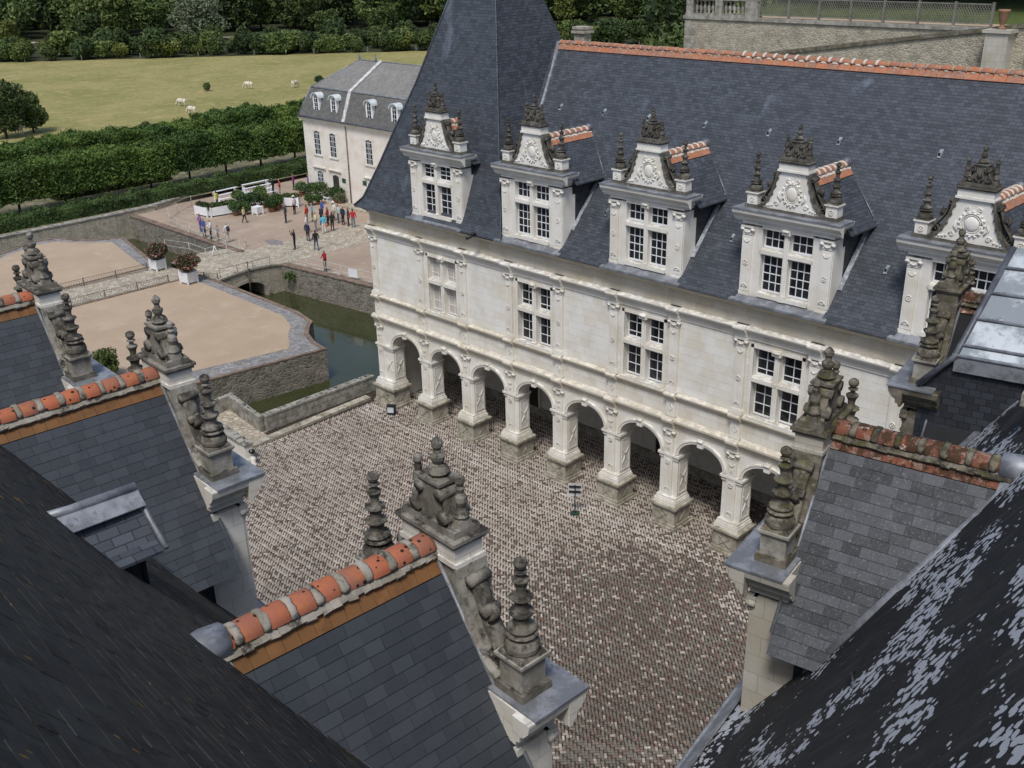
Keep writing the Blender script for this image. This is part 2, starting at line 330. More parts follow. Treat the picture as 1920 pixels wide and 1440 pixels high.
def dormer(parent, xc, dz, st, z0, s, zr, ze, hw, label=None, nx=3, nzu=2, round_med=False, rich=True, tiles='far', slates=None, side=1, casem=True, yo=0.):
    """st: dict of materials. z0 + s*y is the main roof surface (parent frame)."""
    wall, dark, top, pin = st['wall'], st['dark'], st['ped'], st['pin']
    b = MB(); X = lambda v: v
    for q in (-1, 1):
        x0, x1 = sorted((q*.97, q*1.75))
        b.box(x0, x1, .06, .62, 10.62, 13.32); 
        b.box(*sorted((q*1.3, q*1.75)), .62, .8, 11.3, 13.0)
        b.box(q*1.53-.2, q*1.53+.2, 0, .06, 10.95, 13.0); b.box(q*1.53-.14, q*1.53+.14, -.02, 0, 11.1, 12.85) if rich else None
        if rich:
            b.box(q*1.53-.1, q*1.53+.1, -.021, -.004, 11.3, 12.7)
            roundel(b, q*1.53, -.03, 12.0, .085); halfmoon(b, q*1.53, -.025, 12.84, .1, -1); halfmoon(b, q*1.53, -.025, 11.12, .1, 1)
            roundel(b, q*.985, .05, 12.48, .05)
        b.box(q*1.53-.27, q*1.53+.27, -.07, .1, 10.62, 10.76); b.box(q*1.53-.24, q*1.53+.24, -.045, .1, 10.76, 10.86); b.box(q*1.53-.22, q*1.53+.22, -.03, .1, 10.86, 10.93)
        capital(b, q*1.53, .42, 0, 12.98, 13.32)
    b.box(-.97, .97, .02, .5, 13.3, 13.4); b.box(-1.75, 1.75, .0, .62, 13.4, 13.5)
    b.box(-.1, .1, .03, .3, 11.0, 13.3); b.box(-.055, .055, -.005, .03, 11.0, 13.3); b.box(-.97, -.1, .04, .3, 12.38, 12.6); b.box(.1, .97, .04, .3, 12.38, 12.6)
    for q in (-1, 1): b.box(*sorted((q*.1, q*.96)), -.01, .04, 12.42, 12.56)
    b.box(-.99, .99, -.06, .4, 10.86, 11.0); b.box(-.12, .12, -.1, .05, 10.86, 11.06)
    b.box(-.16, .16, -.07, .05, 13.24, 13.42); b.tube([(-.12,-.09,13.38),(.12,-.09,13.38)], .05, 7)
    pr = [(0,13.5),(.05,13.5),(.06,13.56),(.12,13.58),(.13,13.66),(.2,13.7),(.28,13.8),(.3,13.9),(.3,13.93),(0,13.93)]
    b.sweep(pr, (-1.75-.3, 0.0, 0), (1.75+.3, 0.0, 0), (0,-1,0))
    for q in (-1, 1): b.sweep(pr, (q*1.75, -.0, 0), (q*1.75, .7, 0), (q,0,0))
    b.box(-1.75, 1.75, 0, .62, 13.5, 13.93)
    root = b.build('dormer', wall, parent, T((xc, yo, dz)), label); z0 = z0+s*yo
    q = MB(); q.box(-2.07, 2.07, -.33, .6, 13.93, 13.965); q.build('lead_flashing', LEAD, root)
    # gable
    crv = [(1.24,14.03),(1.08,14.1),(.92,14.24),(.79,14.44),(.69,14.7),(.61,14.98),(.55,15.25),(.53,15.36)]
    g = MB(); pts = [(-x, .1, z) for x, z in crv]+[(x, .1, z) for x, z in crv[::-1]]
    g.prism([(-1.3,.1,13.965)]+pts+[(1.3,.1,13.965)], (0,.36,0)); g.build('gable', wall if not st.get('back') else [dark], root)
    g = MB()
    for q in (-1, 1):
        for i in range(len(crv)-1):
            (xa, za), (xb, zb) = crv[i], crv[i+1]; n = Vector((zb-za, 0, xa-xb)).normalized()*.075
            g.prism([(q*xa, .04, za), (q*xb, .04, zb), (q*(xb+n.x), .04, zb+n.z), (q*(xa+n.x), .04, za+n.z)], (0,.48,0))
            if rich: g.ball((q*(xa*.93), .07, (za+zb)/2), .045, 0, 6, 4)
    g.box(-1.32, 1.32, .0, .5, 13.966, 14.04)
    g.build('gable_coping', dark, root)
    g = MB(); g.box(-.58, .58, .02, .52, 15.35, 15.42); g.box(-.54, .54, .05, .5, 15.42, 15.64); g.build('gable_cap', wall, root)
    g = MB(); g.box(-.57, .57, .01, .53, 15.64, 15.69); g.box(-.6, .6, -.02, .56, 15.69, 15.74); g.box(-.52, .52, .06, .48, 15.745, 15.84)
    g.prism([(-.4,.14,15.84),(.4,.14,15.84),(.27,.14,15.95),(.2,.14,16.1),(.17,.14,16.3),(.2,.14,16.36),(-.2,.14,16.36),(-.17,.14,16.3),(-.2,.14,16.1),(-.27,.14,15.95)], (0,.28,0)); g.box(-.24,.24,.1,.46,16.36,16.4)
    for q in (-1, 1):
        g.cyl((q*.27,.1,15.95), (q*.27,.48,15.95), .1, 12); g.cyl((q*.2,.1,16.24), (q*.2,.46,16.24), .085, 12); g.prism([(q*.33,.12,15.9),(q*.36,.12,16.0),(q*.26,.12,16.2),(q*.2,.12,16.2)], (0,.3,0))
        g.tube(spiral((q*.27,15.95), .1, 1.2, 0, q, 12, .09), .02, 5); g.tube(spiral((q*.2,16.24), .08, 1.2, 1, q, 12, .09), .018, 5)
        g.tube([(q*.04,.11,15.88),(q*.12,.1,16.0),(q*.07,.11,16.16),(q*.1,.11,16.3)], [.03,.035,.03,.02], 5)
    g.ball((0,.12,16.1), .09, 0, 8, 5, (.8,.6,1.3))
    g.lathe((0,.27,16.4), stack([(.1,0),(.15,.05),(.12,.12),(.06,.16),(.09,.22),(.1,.27),(.05,.31),(.045,.36),(.07,.4),(.078,.46),(.05,.5),(.015,.53)], .52), 10, sharp=True)
    for q in (-1, 1):
        g.taper((q*.42,.27), .1, .08, 15.84, 15.95); g.lathe((q*.42,.27,15.95), stack([(.09,0),(.11,.04),(.08,.1),(.055,.16),(.085,.24),(.08,.3),(.045,.36),(.065,.42),(.04,.45),(.065,.5),(.06,.56),(.012,.6)], .6), 9, sharp=True)
    g.build('crest', st.get('crest', pin), root)
    for q in (-1, 1):
        g = MB(); g.box(q*1.49-.26, q*1.49+.26, .02, .52, 13.967, 14.08); g.build('pinnacle_foot', pin, root)
        g = MB(); g.box(q*1.49-.2, q*1.49+.2, .07, .47, 14.08, 14.4); g.taper((q*1.49,.27), .2, .25, 14.4, 14.46); g.box(q*1.49-.25, q*1.49+.25, .02, .52, 14.46, 14.5)
        roundel(g, q*1.49, .06, 14.24, .08); g.build('pinnacle_pedestal', top, root)
        g = MB(); g.taper((q*1.49,.27), .22, .19, 14.5, 14.56); g.lathe((q*1.49,.27,14.52), stack(PIN, 1.34, .0), 12, sharp=True)
        if rich:
            for a in range(8):
                an = a*math.pi/4; g.ball((q*1.49+.19*math.cos(an), .27+.19*math.sin(an), 14.63), .05, 0, 6, 4, (.8,.8,1.5))
        g.build('pinnacle', pin, root)
        g = MB(); yy = .28
        g.tube([(q*1.2, yy, 14.2), (q*1.12, yy, 14.42), (q*.98, yy, 14.62), (q*.86, yy, 14.8), (q*.78, yy, 15.02), (q*.7, yy, 15.2)], [.04,.045,.045,.04,.04,.045], 8, flat=3.2)
        g.tube(spiral((q*1.13,14.27), .15, 1.4, 1.2, q, 18, yy), [.028]*19, 6, flat=4.2)
        g.cyl((q*.7, .12, 15.2), (q*.7, .44, 15.2), .085, 12); g.tube(spiral((q*.7,15.2), .1, 1.2, 2.5, q, 12, .11), .02, 5)
        g.cyl((q*.93, .16, 14.84), (q*.93, .42, 14.84), .075, 10); g.tube([(q*.98,yy,14.7),(q*1.04,yy,14.84),(q*.97,yy,14.95)], [.05,.045,.02], 6, flat=2.)
        g.build('scroll', pin, root)
    if rich:
        g = MB(); cz = 14.62; rx, rz = (.3, .36) if not round_med else (.33, .33)
        ring = lambda kx, kz, y: [(rx*kx*math.cos(a*math.pi/10), y, cz+rz*kz*math.sin(a*math.pi/10)) for a in range(21)]
        g.tube(ring(1, 1, .09), .038, 6); g.tube(ring(.8, .8, .085), .02, 5); g.lathe((0,.1,cz), [(.001,-.001),(.001,.001)], 6)
        g.ball((0,.1,cz), rx*.72, 0, 12, 6, (1,.3,rz/rx))
        for a in range(16): g.ball((rx*1.14*math.cos(a*math.pi/8), .09, cz+rz*1.14*math.sin(a*math.pi/8)), .05, 0, 6, 4)
        for q in (-1, 1):
            g.tube(spiral((q*.55,14.24), .09, 1.3, 0, q, 12, .09), .025, 5); g.tube([(q*.4,.09,14.35),(q*.52,.09,14.5),(q*.46,.09,14.66)], .03, 5); g.tube(spiral((q*.2,15.08), .08, 1.2, 2, q, 10, .09), .022, 5)
            for k in range(3): g.ball((q*(.72+.1*k), .09, 14.17-.02*k), .04, 0, 6, 4)
        g.build('cartouche', wall, root)
    # lead apron under the window
    g = MB(); g.prism([(-1.92,-.37,10.66),(1.92,-.37,10.66),(1.82,-.02,10.8),(-1.82,-.02,10.8)], (0,0,.02)); g.prism([(-1.92,-.38,10.6),(1.92,-.38,10.6),(1.92,-.38,10.68),(-1.92,-.38,10.68)], (0,-.012,0)); g.build('lead_apron', LEAD, root)
    # windows
    if casem:
        for q in (-1, 1):
            xa, xb = sorted((q*.1, q*.96))
            casement(root, xa+.01, xb-.01, 12.61, 13.29, .2, nx, nzu, GLS); casement(root, xa+.01, xb-.01, 11.02, 12.37, .2, nx, 4, GLS)
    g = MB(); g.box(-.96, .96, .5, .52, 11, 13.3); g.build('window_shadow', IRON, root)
    # roof of the dormer
    yR, yE, yf = (zr-z0)/s, (ze-z0)/s, .5
    zr, ze = zr-dz, ze-dz
    g = MB()
    for q in (-1, 1):
        P = [(0,yf,zr),(0,yR+.25,zr),(q*hw,yE+.3,ze),(q*hw,yf,ze)]
        g.prism(P, (0,0,-.05), 0)
        sw = [(q*hw,yf,ze),(q*hw,yE+.3,ze),(q*(hw+.12),yE+.3,ze-.07),(q*(hw+.12),yf,ze-.07)]; g.prism(sw, (0,0,-.04), 0) if not st.get('back') else None
        g.prism([(q*1.72,.62,10.9),(q*1.72,.62,ze),(q*1.72,yE+.3,ze)], (-q*.1,0,0), 1)
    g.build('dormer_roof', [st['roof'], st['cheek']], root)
    L = Vector((hw, 0, ze-zr)); ll = L.length; d = L/ll; fw_ = .2 if tiles == 'right' else .34 if tiles == 'far' else .27
    if tiles == 'far':
        for q in (-1, 1):
            g = MB(); a0, a1 = Vector((q*1.76, .55, z0+s*.55-dz)), Vector((q*1.76, yE+.05, z0+s*(yE+.05)-dz)); up_ = Vector((0,-s,1)).normalized()*.025
            g.prism([a0+up_, a1+up_, a1+up_+Vector((q*.17,0,0)), a0+up_+Vector((q*.17,0,0))], up_*.6); g.build('cheek_flashing', LEADF, root)
    # fillet under the ridge
    for q in (-1, 1):
        n = Vector((q*-d.z, 0, d.x)); dd = Vector((q*d.x, 0, d.z)); a = Vector((0,yf-.02,zr))+n*.02
        if tiles+'fil' not in PANES: h = MB(); h.box(0,1,0,1,0,1); PANES[tiles+'fil'] = h.mesh('fillet_tile', st['fillet'])
        for k in range(int((yR-yf+.05)/.21)):
            p = a+dd*.18+Vector((0,.21*k,0)); o = link('fillet_tile', PANES[tiles+'fil'], root); o.matrix_basis = Matrix(((dd.x*fw_,0,n.x*.014,p.x),(0,.205,0,p.y),(dd.z*fw_,0,n.z*.014,p.z),(0,0,0,1)))
    mt = MB(); nt = max(3, int(round((yR-yf+.1)/.36))); sp = (yR-yf+.05)/nt
    for k in range(nt):
        y = yf-.03+sp*k
        if tiles+'tile' not in PANES:
            h = MB(); n = 10; vs = []
            for yy, r in ((0,.15),(.04,.162),(.3,.158),(.34,.145)):
                for i in range(n+1): a = math.pi*i/n; vs.append((r*1.05*math.cos(a), yy, r*1.0*math.sin(a)))
            h.add(vs, [(j*(n+1)+i, j*(n+1)+i+1, (j+1)*(n+1)+i+1, (j+1)*(n+1)+i) for j in range(3) for i in range(n)]+[tuple(range(n+1)), tuple(range(3*n+3, 4*n+4))], 0, True)
            PANES[tiles+'tile'] = h.mesh('ridge_tile', st['tile'])
        o = link('ridge_tile', PANES[tiles+'tile'], root); o.matrix_basis = T((random.uniform(-.012,.012), y+(.02 if tiles == 'far' else .045), zr-.045)) @ Matrix.Diagonal((1.12, (sp-(.04 if tiles == 'far' else .085))/.34, random.uniform(.95,1.06), 1)) @ Matrix.Rotation(random.uniform(-.03,.03), 4, 'Z')
        n = 8; pts = [(.175*math.cos(math.pi*i/n)*random.uniform(.97,1.04), y+random.uniform(-.008,.008), zr-.045+.15*math.sin(math.pi*i/n)*random.uniform(.96,1.03)) for i in range(n+1)]
        mt.tube(pts, [.028*random.uniform(.7,1.3) for _ in pts] if tiles != 'far' else [.045]*(n+1), 6, flat=2.1 if tiles != 'far' else 1.3)
        for q in (-1, 1):
            for j in range(3): mt.obox((q*(.175+random.uniform(-.012,.012)), y+sp*(j+.5)/3, zr-.1+random.uniform(-.012,.012)), (.045*random.uniform(.8,1.2),0,-.05*q), (random.uniform(-.008,.008),sp/5.4,random.uniform(-.006,.006)), (.012*q,0,.018*random.uniform(.8,1.3)))
    mt.build('ridge_mortar', st['mortar'], root)
    g = MB(); y = yR-.1      # lead saddle at the inner end of the ridge
    g.tube([(0,y-.12,zr-.02),(0,y+.15,zr),(0,y+.4,zr+.1)], [.21,.22,.1], 10); 
    for q in (-1, 1): g.prism([(0,y-.05,zr+.03),(q*.3,y-.1,zr-.33),(q*.42,y+.12,zr-.38),(0,y+.35,zr+.08)], (0,0,.03))
    g.build('ridge_saddle', st.get('lead', LEAD), root)
    # verge lead strip and valley lead
    for q in (-1, 1):
        g = MB(); n = Vector((q*-d.z, 0, d.x)); dd = Vector((q*d.x, 0, d.z)); a = Vector((0,yf,zr))
        g.tube([a+dd*.25+n*.03, a+dd*(ll*.6)+n*.03, a+dd*ll+n*.03], .03, 6)
        v0 = Vector((q*.15, yR+.02, zr-.1)); v1 = Vector((q*(hw+.02), yE+.02, ze+.02)); g.build('verge_lead', st.get('lead', LEAD), root); g = MB(); g.tube([v0, v1], .022, 5, flat=3.5); g.build('valley_lead', st.get('lead', LEAD), root)
    if slates is not None:
        q = side; n = Vector((q*-d.z, 0, d.x)); dd = Vector((q*d.x, 0, d.z)); ex = .165; w = .3
        rows = int((ll-fw_+.26)/ex)
        for r in range(rows):
            f = min(1, (r*ex+.45)/ll); yend = yR+(yE-yR)*f+.1
            y = yf+.02-(w/2 if r % 2 else 0)*random.uniform(.8,1.1)
            while y < yend:
                ww = w*random.uniform(.86,1.12); y0_ = max(y, yf+.02); y1_ = y+ww-.004
                if y1_-y0_ > .04:
                    slates.append((root, Vector((0,(y0_+y1_)/2,zr))+dd*(.19+fw_+r*ex+ex*.5)+n*(.022+random.uniform(0,.006)), dd, n, (y1_-y0_)/2, ex))
                y += ww
    return root
def lay_slates(slates, matl, wing, maxn=300, name='slate'):
    if not slates: return
    scored = []
    for s in slates:
        P = wing.matrix_basis @ (s[0].matrix_basis @ s[1]); scored.append(((P-CAM).length if inframe(P, 0) else 1e3, s))
    scored.sort(key=lambda q: q[0])
    q = MB(); q.obox((0,0,0), (.5,0,0), (0,.5,0), (0,0,.009)); unit = q.mesh('slate', matl)
    rest = {}
    for i, (dist, (root, p, dd, n, hw, ex)) in enumerate(scored):
        t = dd.lerp(dd+n*-.03, 1).normalized(); nn = t.cross(Vector((0,1,0))); nn = nn if nn.z > 0 else -nn
        if i < maxn and dist < 900:
            o = link('slate', unit, root)
            o.matrix_basis = Matrix(((t.x*(ex-.007), 0, nn.x, p.x), (t.y*(ex-.007), 2*hw, nn.y, p.y), (t.z*(ex-.007), 0, nn.z, p.z), (0,0,0,1)))
        else:
            rest.setdefault(root.name, (root, MB()))[1].obox(p, t*(ex-.007)/2, Vector((0,hw,0)), nn*.009)
    for root, mb in rest.values(): mb.build('slate_field', matl, root, kind='stuff')
# ---------------- far wing with the arcade ----------------
FW = empty('palace_wing', (0,0,0), 0, 'white stone palace wing with arcade, cross windows and slate roof across the courtyard', 'palace wing')
XE = 37.5
ST_FAR = dict(lead=LEADD, wall=MS, dark=MGD, ped=MS, pin=MGD, roof=SLF, cheek=SLD, fillet=TILF, tile=TILF, mortar=MORTF)
WB = [2, 4, 6, 8, 10]; WC = [3*k+1.83 for k in WB]
# upper wall with window openings
b = MB(); x = 2.55
for c in WC:
    b.box(x, c-.98, .12, .6, 4.49, 10.4); b.box(c-.98, c+.98, .12, .6, 4.49, 6.1); b.box(c-.98, c+.98, .12, .6, 8.85, 10.4); x = c+.98
b.box(x, XE, .12, .6, 4.49, 10.4); b.box(2.55, 3.0, .6, 12, -2.4, 10.4); b.box(2.55, XE, 13.2, 13.6, -2.4, 10.4)
b.build('wall', MSA, FW)
# arches
PX = [3*k for k in range(2, 13)]
def arch_bay(xl, xr, name='arch_wall'):
    b = MB(); n = 18; cx = (xl+xr)/2; a = (xr-xl)/2
    pt = lambda i, k=1.: (cx-a*k*math.cos(math.pi*i/n), 3.4+.8*math.sin(math.pi*i/n)*(1 if k == 1 else (.8+.14)/.8))
    for i in range(n):
        (xa, za), (xb, zb) = pt(i), pt(i+1)
        b.poly([(xa,.1,za),(xb,.1,zb),(xb,.1,4.49),(xa,.1,4.49)]); b.poly([(xa,.78,za),(xb,.78,zb),(xb,.78,4.49),(xa,.78,4.49)])
        b.add([(xa,.1,za),(xb,.1,zb),(xb,.78,zb),(xa,.78,za)], [(0,1,2,3)], 0, True)
        k = (a+.14)/a; (xc, zc), (xd, zd) = pt(i, k), pt(i+1, k)
        b.prism([(xa,.03,za),(xb,.03,zb),(xd,.03,zd),(xc,.03,zc)], (0,.1,0)); 
        b.prism([(xa+(xc-xa)*.65,.0,za+(zc-za)*.65),(xb+(xd-xb)*.65,.0,zb+(zd-zb)*.65),(xd,.0,zd),(xc,.0,zc)], (0,.03,0))
    b.box(cx-.13, cx+.13, -.06, .1, 4.12, 4.46); b.tube([(cx-.12,-.06,4.4),(cx+.12,-.06,4.4)], .06, 7)
    return b.build(name, MS, FW)
arch_bay(3.78, 5.93)
for X0 in PX[:-1]: arch_bay(X0+.81, X0+2.93)
# piers
def pier_mesh(w0=-.07, w1=.81, pil=.35, corner=False):
    b = MB(); d = .78
    b.box(w0-.22, w1+.22, -.3, d+.2, 0, .12, 1); b.box(w0-.12, w1+.12, -.2, d+.1, .12, .92, 1); b.box(w0-.16, w1+.16, -.24, d+.14, .12, .24, 1)
    b.box(w0-.17, w1+.17, -.25, d+.15, .92, .99, 1); b.box(w0-.23, w1+.23, -.31, d+.2, .99, 1.09, 1)
    b.box(w0-.1, w1+.1, -.16, d+.08, 1.09, 1.25); b.box(w0-.07, w1+.07, -.13, d+.06, 1.25, 1.32); b.box(w0-.03, w1+.03, -.09, d+.03, 1.32, 1.42)
    b.box(w0, w1, .08, d, 1.42, 3.14)
    b.box(w0-.03, w1+.03, .02, d+.02, 3.12, 3.2); b.box(w0-.08, w1+.08, -.03, d+.05, 3.26, 3.36); b.box(w0-.02, w1+.02, .05, d+.02, 3.2, 3.26); b.box(w0, w1, .1, d, 3.36, 4.49)
    b.box(pil-.21, pil+.21, 0, .1, 1.42, 4.12); b.box(pil-.14, pil-.11, -.02, 0, 1.6, 3.95); b.box(pil+.11, pil+.14, -.02, 0, 1.6, 3.95)
    roundel(b, pil, -.03, 3.0, .09); halfmoon(b, pil, -.02, 1.72, .09, 1); halfmoon(b, pil, -.02, 3.94, .1, -1); roundel(b, pil, -.02, 3.62, .05)
    capital(b, pil, .44, 0, 4.1, 4.49)
    # carved jamb panel facing +x and front face of pedestal
    for (z0, z1) in ((1.6, 3.0),):
        x = w1; b.box(x, x+.02, .18, .21, z0, z1); b.box(x, x+.02, .66, .69, z0, z1); b.box(x, x+.02, .18, .69, z0-.03, z0); b.box(x, x+.02, .18, .69, z1, z1+.03)
        for zz, sg in ((1.9, 1), (2.55, -1)):
            b.bar((x+.01,.24,zz), (x+.01,.435,zz+sg*.3), .03, .05); b.bar((x+.01,.435,zz+sg*.3), (x+.01,.63,zz), .03, .05)
        b.bar((x+.01,.435,2.1), (x+.01,.435,2.4), .03, .05)
    b.bar((w1+.125,.2,.35), (w1+.125,.6,.75), .03, .05, 1); b.bar((w0+.2,-.205,.35), (w1-.2,-.205,.75), .05, .03, 1); b.bar((w0+.2,-.205,.75), (w1-.2,-.205,.35), .05, .03, 1)
    return b
pm = None
for X0 in PX:
    if pm is None: o = pier_mesh().build('pier', [MS, MPED], FW, T((X0,0,0))); pm = o.data
    else: link('pier', pm, FW, T((X0,0,0)))
b = pier_mesh(2.5, 3.78, 2.78)
for zz, sg in ((1.95, 1), (2.6, -1)): b.bar((3.15,.07,zz), (3.4,.07,zz+sg*.35), .05, .03); b.bar((3.4,.07,zz+sg*.35), (3.65,.07,zz), .05, .03)
b.build('corner_pier', [MS, MPED], FW)
# string courses
b = MB()
p1 = [(0,4.49),(.04,4.49),(.05,4.6),(.08,4.62),(.09,4.72),(.16,4.78),(.24,4.86),(.25,4.95),(.12,5.02),(0,5.02)]
p2 = [(0,5.8),(.04,5.8),(.1,5.88),(.18,5.96),(.19,6.03),(.06,6.1),(0,6.1)]
p3 = [(0,9.15),(.05,9.15),(.06,9.24),(.08,9.25),(.09,9.33),(.11,9.34),(.13,9.42),(.22,9.48),(.26,9.56),(.26,9.6),(.1,9.66),(0,9.66)]
p4 = [(0,10.3),(.05,10.3),(.12,10.38),(.2,10.42),(.32,10.5),(.34,10.56),(0,10.6)]
def strg(pr, name, mt, brk):
    b = MB(); b.sweep(pr, (2.55-.1,.12,0), (XE,.12,0), (0,-1,0)); b.sweep(pr, (2.56,.12-.1,0), (2.56,12,0), (-1,0,0))
    if brk:
        for X0 in PX+[2.43]:
            b.sweep(pr, (X0+.35-.25,.0,0), (X0+.35+.25,.0,0), (0,-1,0)); b.box(X0+.1, X0+.6, 0, .13, pr[0][1], pr[-1][1])
    return b.build(name, mt, FW)
strg(p1, 'string_course', MSW, True); strg(p2, 'sill_course', MSW, True); strg(p3, 'entablature', MS, True); strg(p4, 'cornice', MSW, False)
# pilasters between sill course and entablature
b = MB(); b.box(-.21, .21, 0, .13, 6.3, 8.82); b.box(-.14, -.11, -.02, 0, 6.45, 8.7); b.box(.11, .14, -.02, 0, 6.45, 8.7)
b.box(-.3, .3, -.08, .13, 6.1, 6.18); b.box(-.27, .27, -.06, .13, 6.18, 6.25); b.box(-.24, .24, -.035, .13, 6.25, 6.3)
roundel(b, 0, -.02, 7.55, .085); halfmoon(b, 0, -.02, 6.5, .08, 1); halfmoon(b, 0, -.02, 8.66, .09, -1); capital(b, 0, .44, 0, 8.8, 9.15)
b.box(-.22, .22, .02, .13, 5.02, 5.8); roundel(b, 0, .02, 5.42, .09); b.bar((-.1,.01,5.42), (0,.01,5.56), .03); b.bar((.1,.01,5.42), (0,.01,5.56), .03); b.bar((-.1,.01,5.42), (0,.01,5.28), .03); b.bar((.1,.01,5.42), (0,.01,5.28), .03)
pl = b.build('pilaster', MS, FW, T((PX[0]+.35,0,0)))
for X0 in PX[1:]: link('pilaster', pl.data, FW, T((X0+.35,0,0)))
link('pilaster', pl.data, FW, T((2.8,0,0)))
# first floor windows
for wi, c in enumerate(WC):
    b = MB()
    b.box(-.11, .11, .1, .42, 6.1, 8.85); b.box(-.06, .06, .06, .1, 6.1, 8.85); b.box(-.98, -.11, .12, .42, 7.5, 7.74); b.box(.11, .98, .12, .42, 7.5, 7.74)
    for q in (-1, 1): b.box(*sorted((q*.12, q*.97)), .05, .12, 7.55, 7.7); b.box(*sorted((q*.98, q*1.1)), .09, .13, 6.1, 8.98)
    b.box(-1.1, 1.1, .09, .13, 8.86, 8.98); b.box(-.18, .18, -.02, .13, 8.78, 8.99); b.tube([(-.14,-.03,8.93),(.14,-.03,8.93)], .06, 7)
    b.box(-.14, .14, .0, .13, 6.1, 6.24); roundel(b, 0, .05, 7.62, .06); b.box(-1.05, 1.05, -.04, .3, 6.06, 6.135)
    w = b.build('window', MS, FW, T((c,0,0)))
    gl = GLB if wi == 0 else GLS
    for q in (-1, 1):
        xa, xb = sorted((q*.12, q*.97))
        casement(w, xa, xb, 7.75, 8.84, .36, 2, 3, gl, .2); casement(w, xa, xb, 6.14, 7.49, .36, 2, 3, gl)
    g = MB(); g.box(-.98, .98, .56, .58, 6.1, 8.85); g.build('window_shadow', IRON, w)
# ashlar blocks, blank bays between the windows and the frieze
def blocks(x0, x1, z0, z1, y, mt, name, bw, bh, n0):
    rows = round((z1-z0)/bh); bh = (z1-z0)/rows
    for r in range(rows):
        x = x0; first = True
        while x < x1-.05:
            w = bw*random.uniform(.7,1.3)*(random.uniform(.4,.7) if first else 1); first = False
            xe = min(x+w, x1)
            if x1-xe < .2: xe = x1
            d = random.uniform(.008,.014)
            o = link(name, UNIT, FW, T(((x+xe)/2, y-d/2, z0+bh*(r+.5))) @ Matrix.Diagonal((xe-x-.008, d, bh-.007, 1)))
            o.material_slots[0].link = 'OBJECT'; o.material_slots[0].material = mt
            x = xe
q = MB(); q.box(-.5, .5, -.5, .5, -.5, .5); UNIT = q.mesh('stone_block', MSB)
for k in (3, 5, 7, 9): blocks(3*k+.58, 3*k+3.1, 6.12, 9.13, .12, MSB, 'stone_block', .62, .335, 0)
blocks(3.05, 6.12, 6.12, 9.13, .12, MSB, 'stone_block', .62, .335, 0)
blocks(2.7, 32, 9.68, 10.28, .12, MSF, 'frieze_block', .72, .3, 0)
# arcade interior
b = MB(); b.box(2.6, XE, 4.4, 4.7, 0, 4.6, 0); b.box(2.6, XE, .7, 4.4, 4.5, 4.62, 0); b.box(2.56, 2.9, .8, 4.4, 0, 4.5, 0)
b.build('arcade_back_wall', DARK, FW)
b = MB(); b.box(2.9, XE, 4.25, 4.4, 0, .42); b.build('wall_bench', MPED, FW)
for x in (9.4, 18.2, 27.0):
    b = MB(); b.box(x-.65, x+.65, 4.33, 4.4, 0.05, 2.6, 0); b.box(x-.8, x-.65, 4.3, 4.4, 0, 2.75, 1); b.box(x+.65, x+.8, 4.3, 4.4, 0, 2.75, 1); b.box(x-.65, x+.65, 4.3, 4.4, 2.6, 2.75, 1); b.build('door', [WOODD, MS], FW)
# main roof
S_F, Z_F, RY = 1.12, 10.92, 6.5; RZ = Z_F+S_F*RY
b = MB()
def roofstrip(b, xa, xb, ys, zs, m=0):
    for i in range(len(ys)-1): b.poly([(xa,ys[i],zs[i]),(xb,ys[i],zs[i]),(xb,ys[i+1],zs[i+1]),(xa,ys[i+1],zs[i+1])], m)
YS = [-.36,.1,.7,RY]; ZS = [10.64,10.98,Z_F+S_F*.7,RZ]
roofstrip(b, 7, XE, YS[2:], ZS[2:])
xs_ = [7]+[v for c in WC[1:] for v in (c-1.72, c+1.72)]+[XE]
for xa, xb in zip(xs_[::2], xs_[1::2]): roofstrip(b, xa, xb, YS[:3], ZS[:3])
for c in WC[1:]: roofstrip(b, c-1.72, c+1.72, [-.36,-.05], [10.64,10.72])
roofstrip(b, 7, XE, [RY,13.3,13.9], [RZ,11.0,10.6]); b.poly([(7,-.36,10.64),(XE,-.36,10.64),(XE,-.36,10.6),(7,-.36,10.6)]); b.poly([(7,-.36,10.6),(XE,-.36,10.6),(XE,.2,10.6),(7,.2,10.6)])
b.build('roof', SLF, FW, fix=False)
# pavilion roof with bell-cast eaves
b = MB(); x0, x1, y0, y1 = 2.02, 12.35, -.36, 10.0
prof = [(0,10.62),(.35,11.02),(.98,12.6),(1.6,14.3),(2.4,16.4),(3.3,19.1),(4.9,23.9)]
rings = [[(x0+d,y0+d,z),(x1-d,y0+d,z),(x1-d,y1-d,z),(x0+d,y1-d,z)] for d, z in prof]
for a, c in zip(rings[:-1], rings[1:]):
    for i in range(4):
        j = (i+1) % 4
        if i == 0 and c[0][2] < 13:
            w0, w1 = WC[0]-1.72, WC[0]+1.72; lp = lambda p, q, x: (x, p[1], p[2])
            b.poly([a[0],lp(*a[:2],w0),lp(*c[:2],w0),c[0]]); b.poly([lp(*a[:2],w1),a[1],c[1],lp(*c[:2],w1)])
        else: b.poly([a[i],a[j],c[j],c[i]])
b.poly(rings[-1]); b.poly([(p[0],p[1],10.58) for p in rings[0]][::-1])
for i in range(4): j = (i+1) % 4; p, q = rings[0][i], rings[0][j]; b.poly([(p[0],p[1],10.58),(q[0],q[1],10.58),q,p])
b.build('pavilion_roof', SLF, FW, fix=False)
# lead valley between pavilion and main roof, and hips
b = MB(); b.tube([(9.6,6.45,18.2),(10.05,5.5,17.12),(10.58,4.2,15.66),(11.1,2.6,13.86)], .07, 6, flat=1.6); b.build('valley_lead', LEAD, FW)
b = MB()
for i in (0, 1): b.tube([Vector(r[i])+Vector((0,0,.03)) for r in rings], .05, 6)
b.build('hip_lead', SLF, FW)
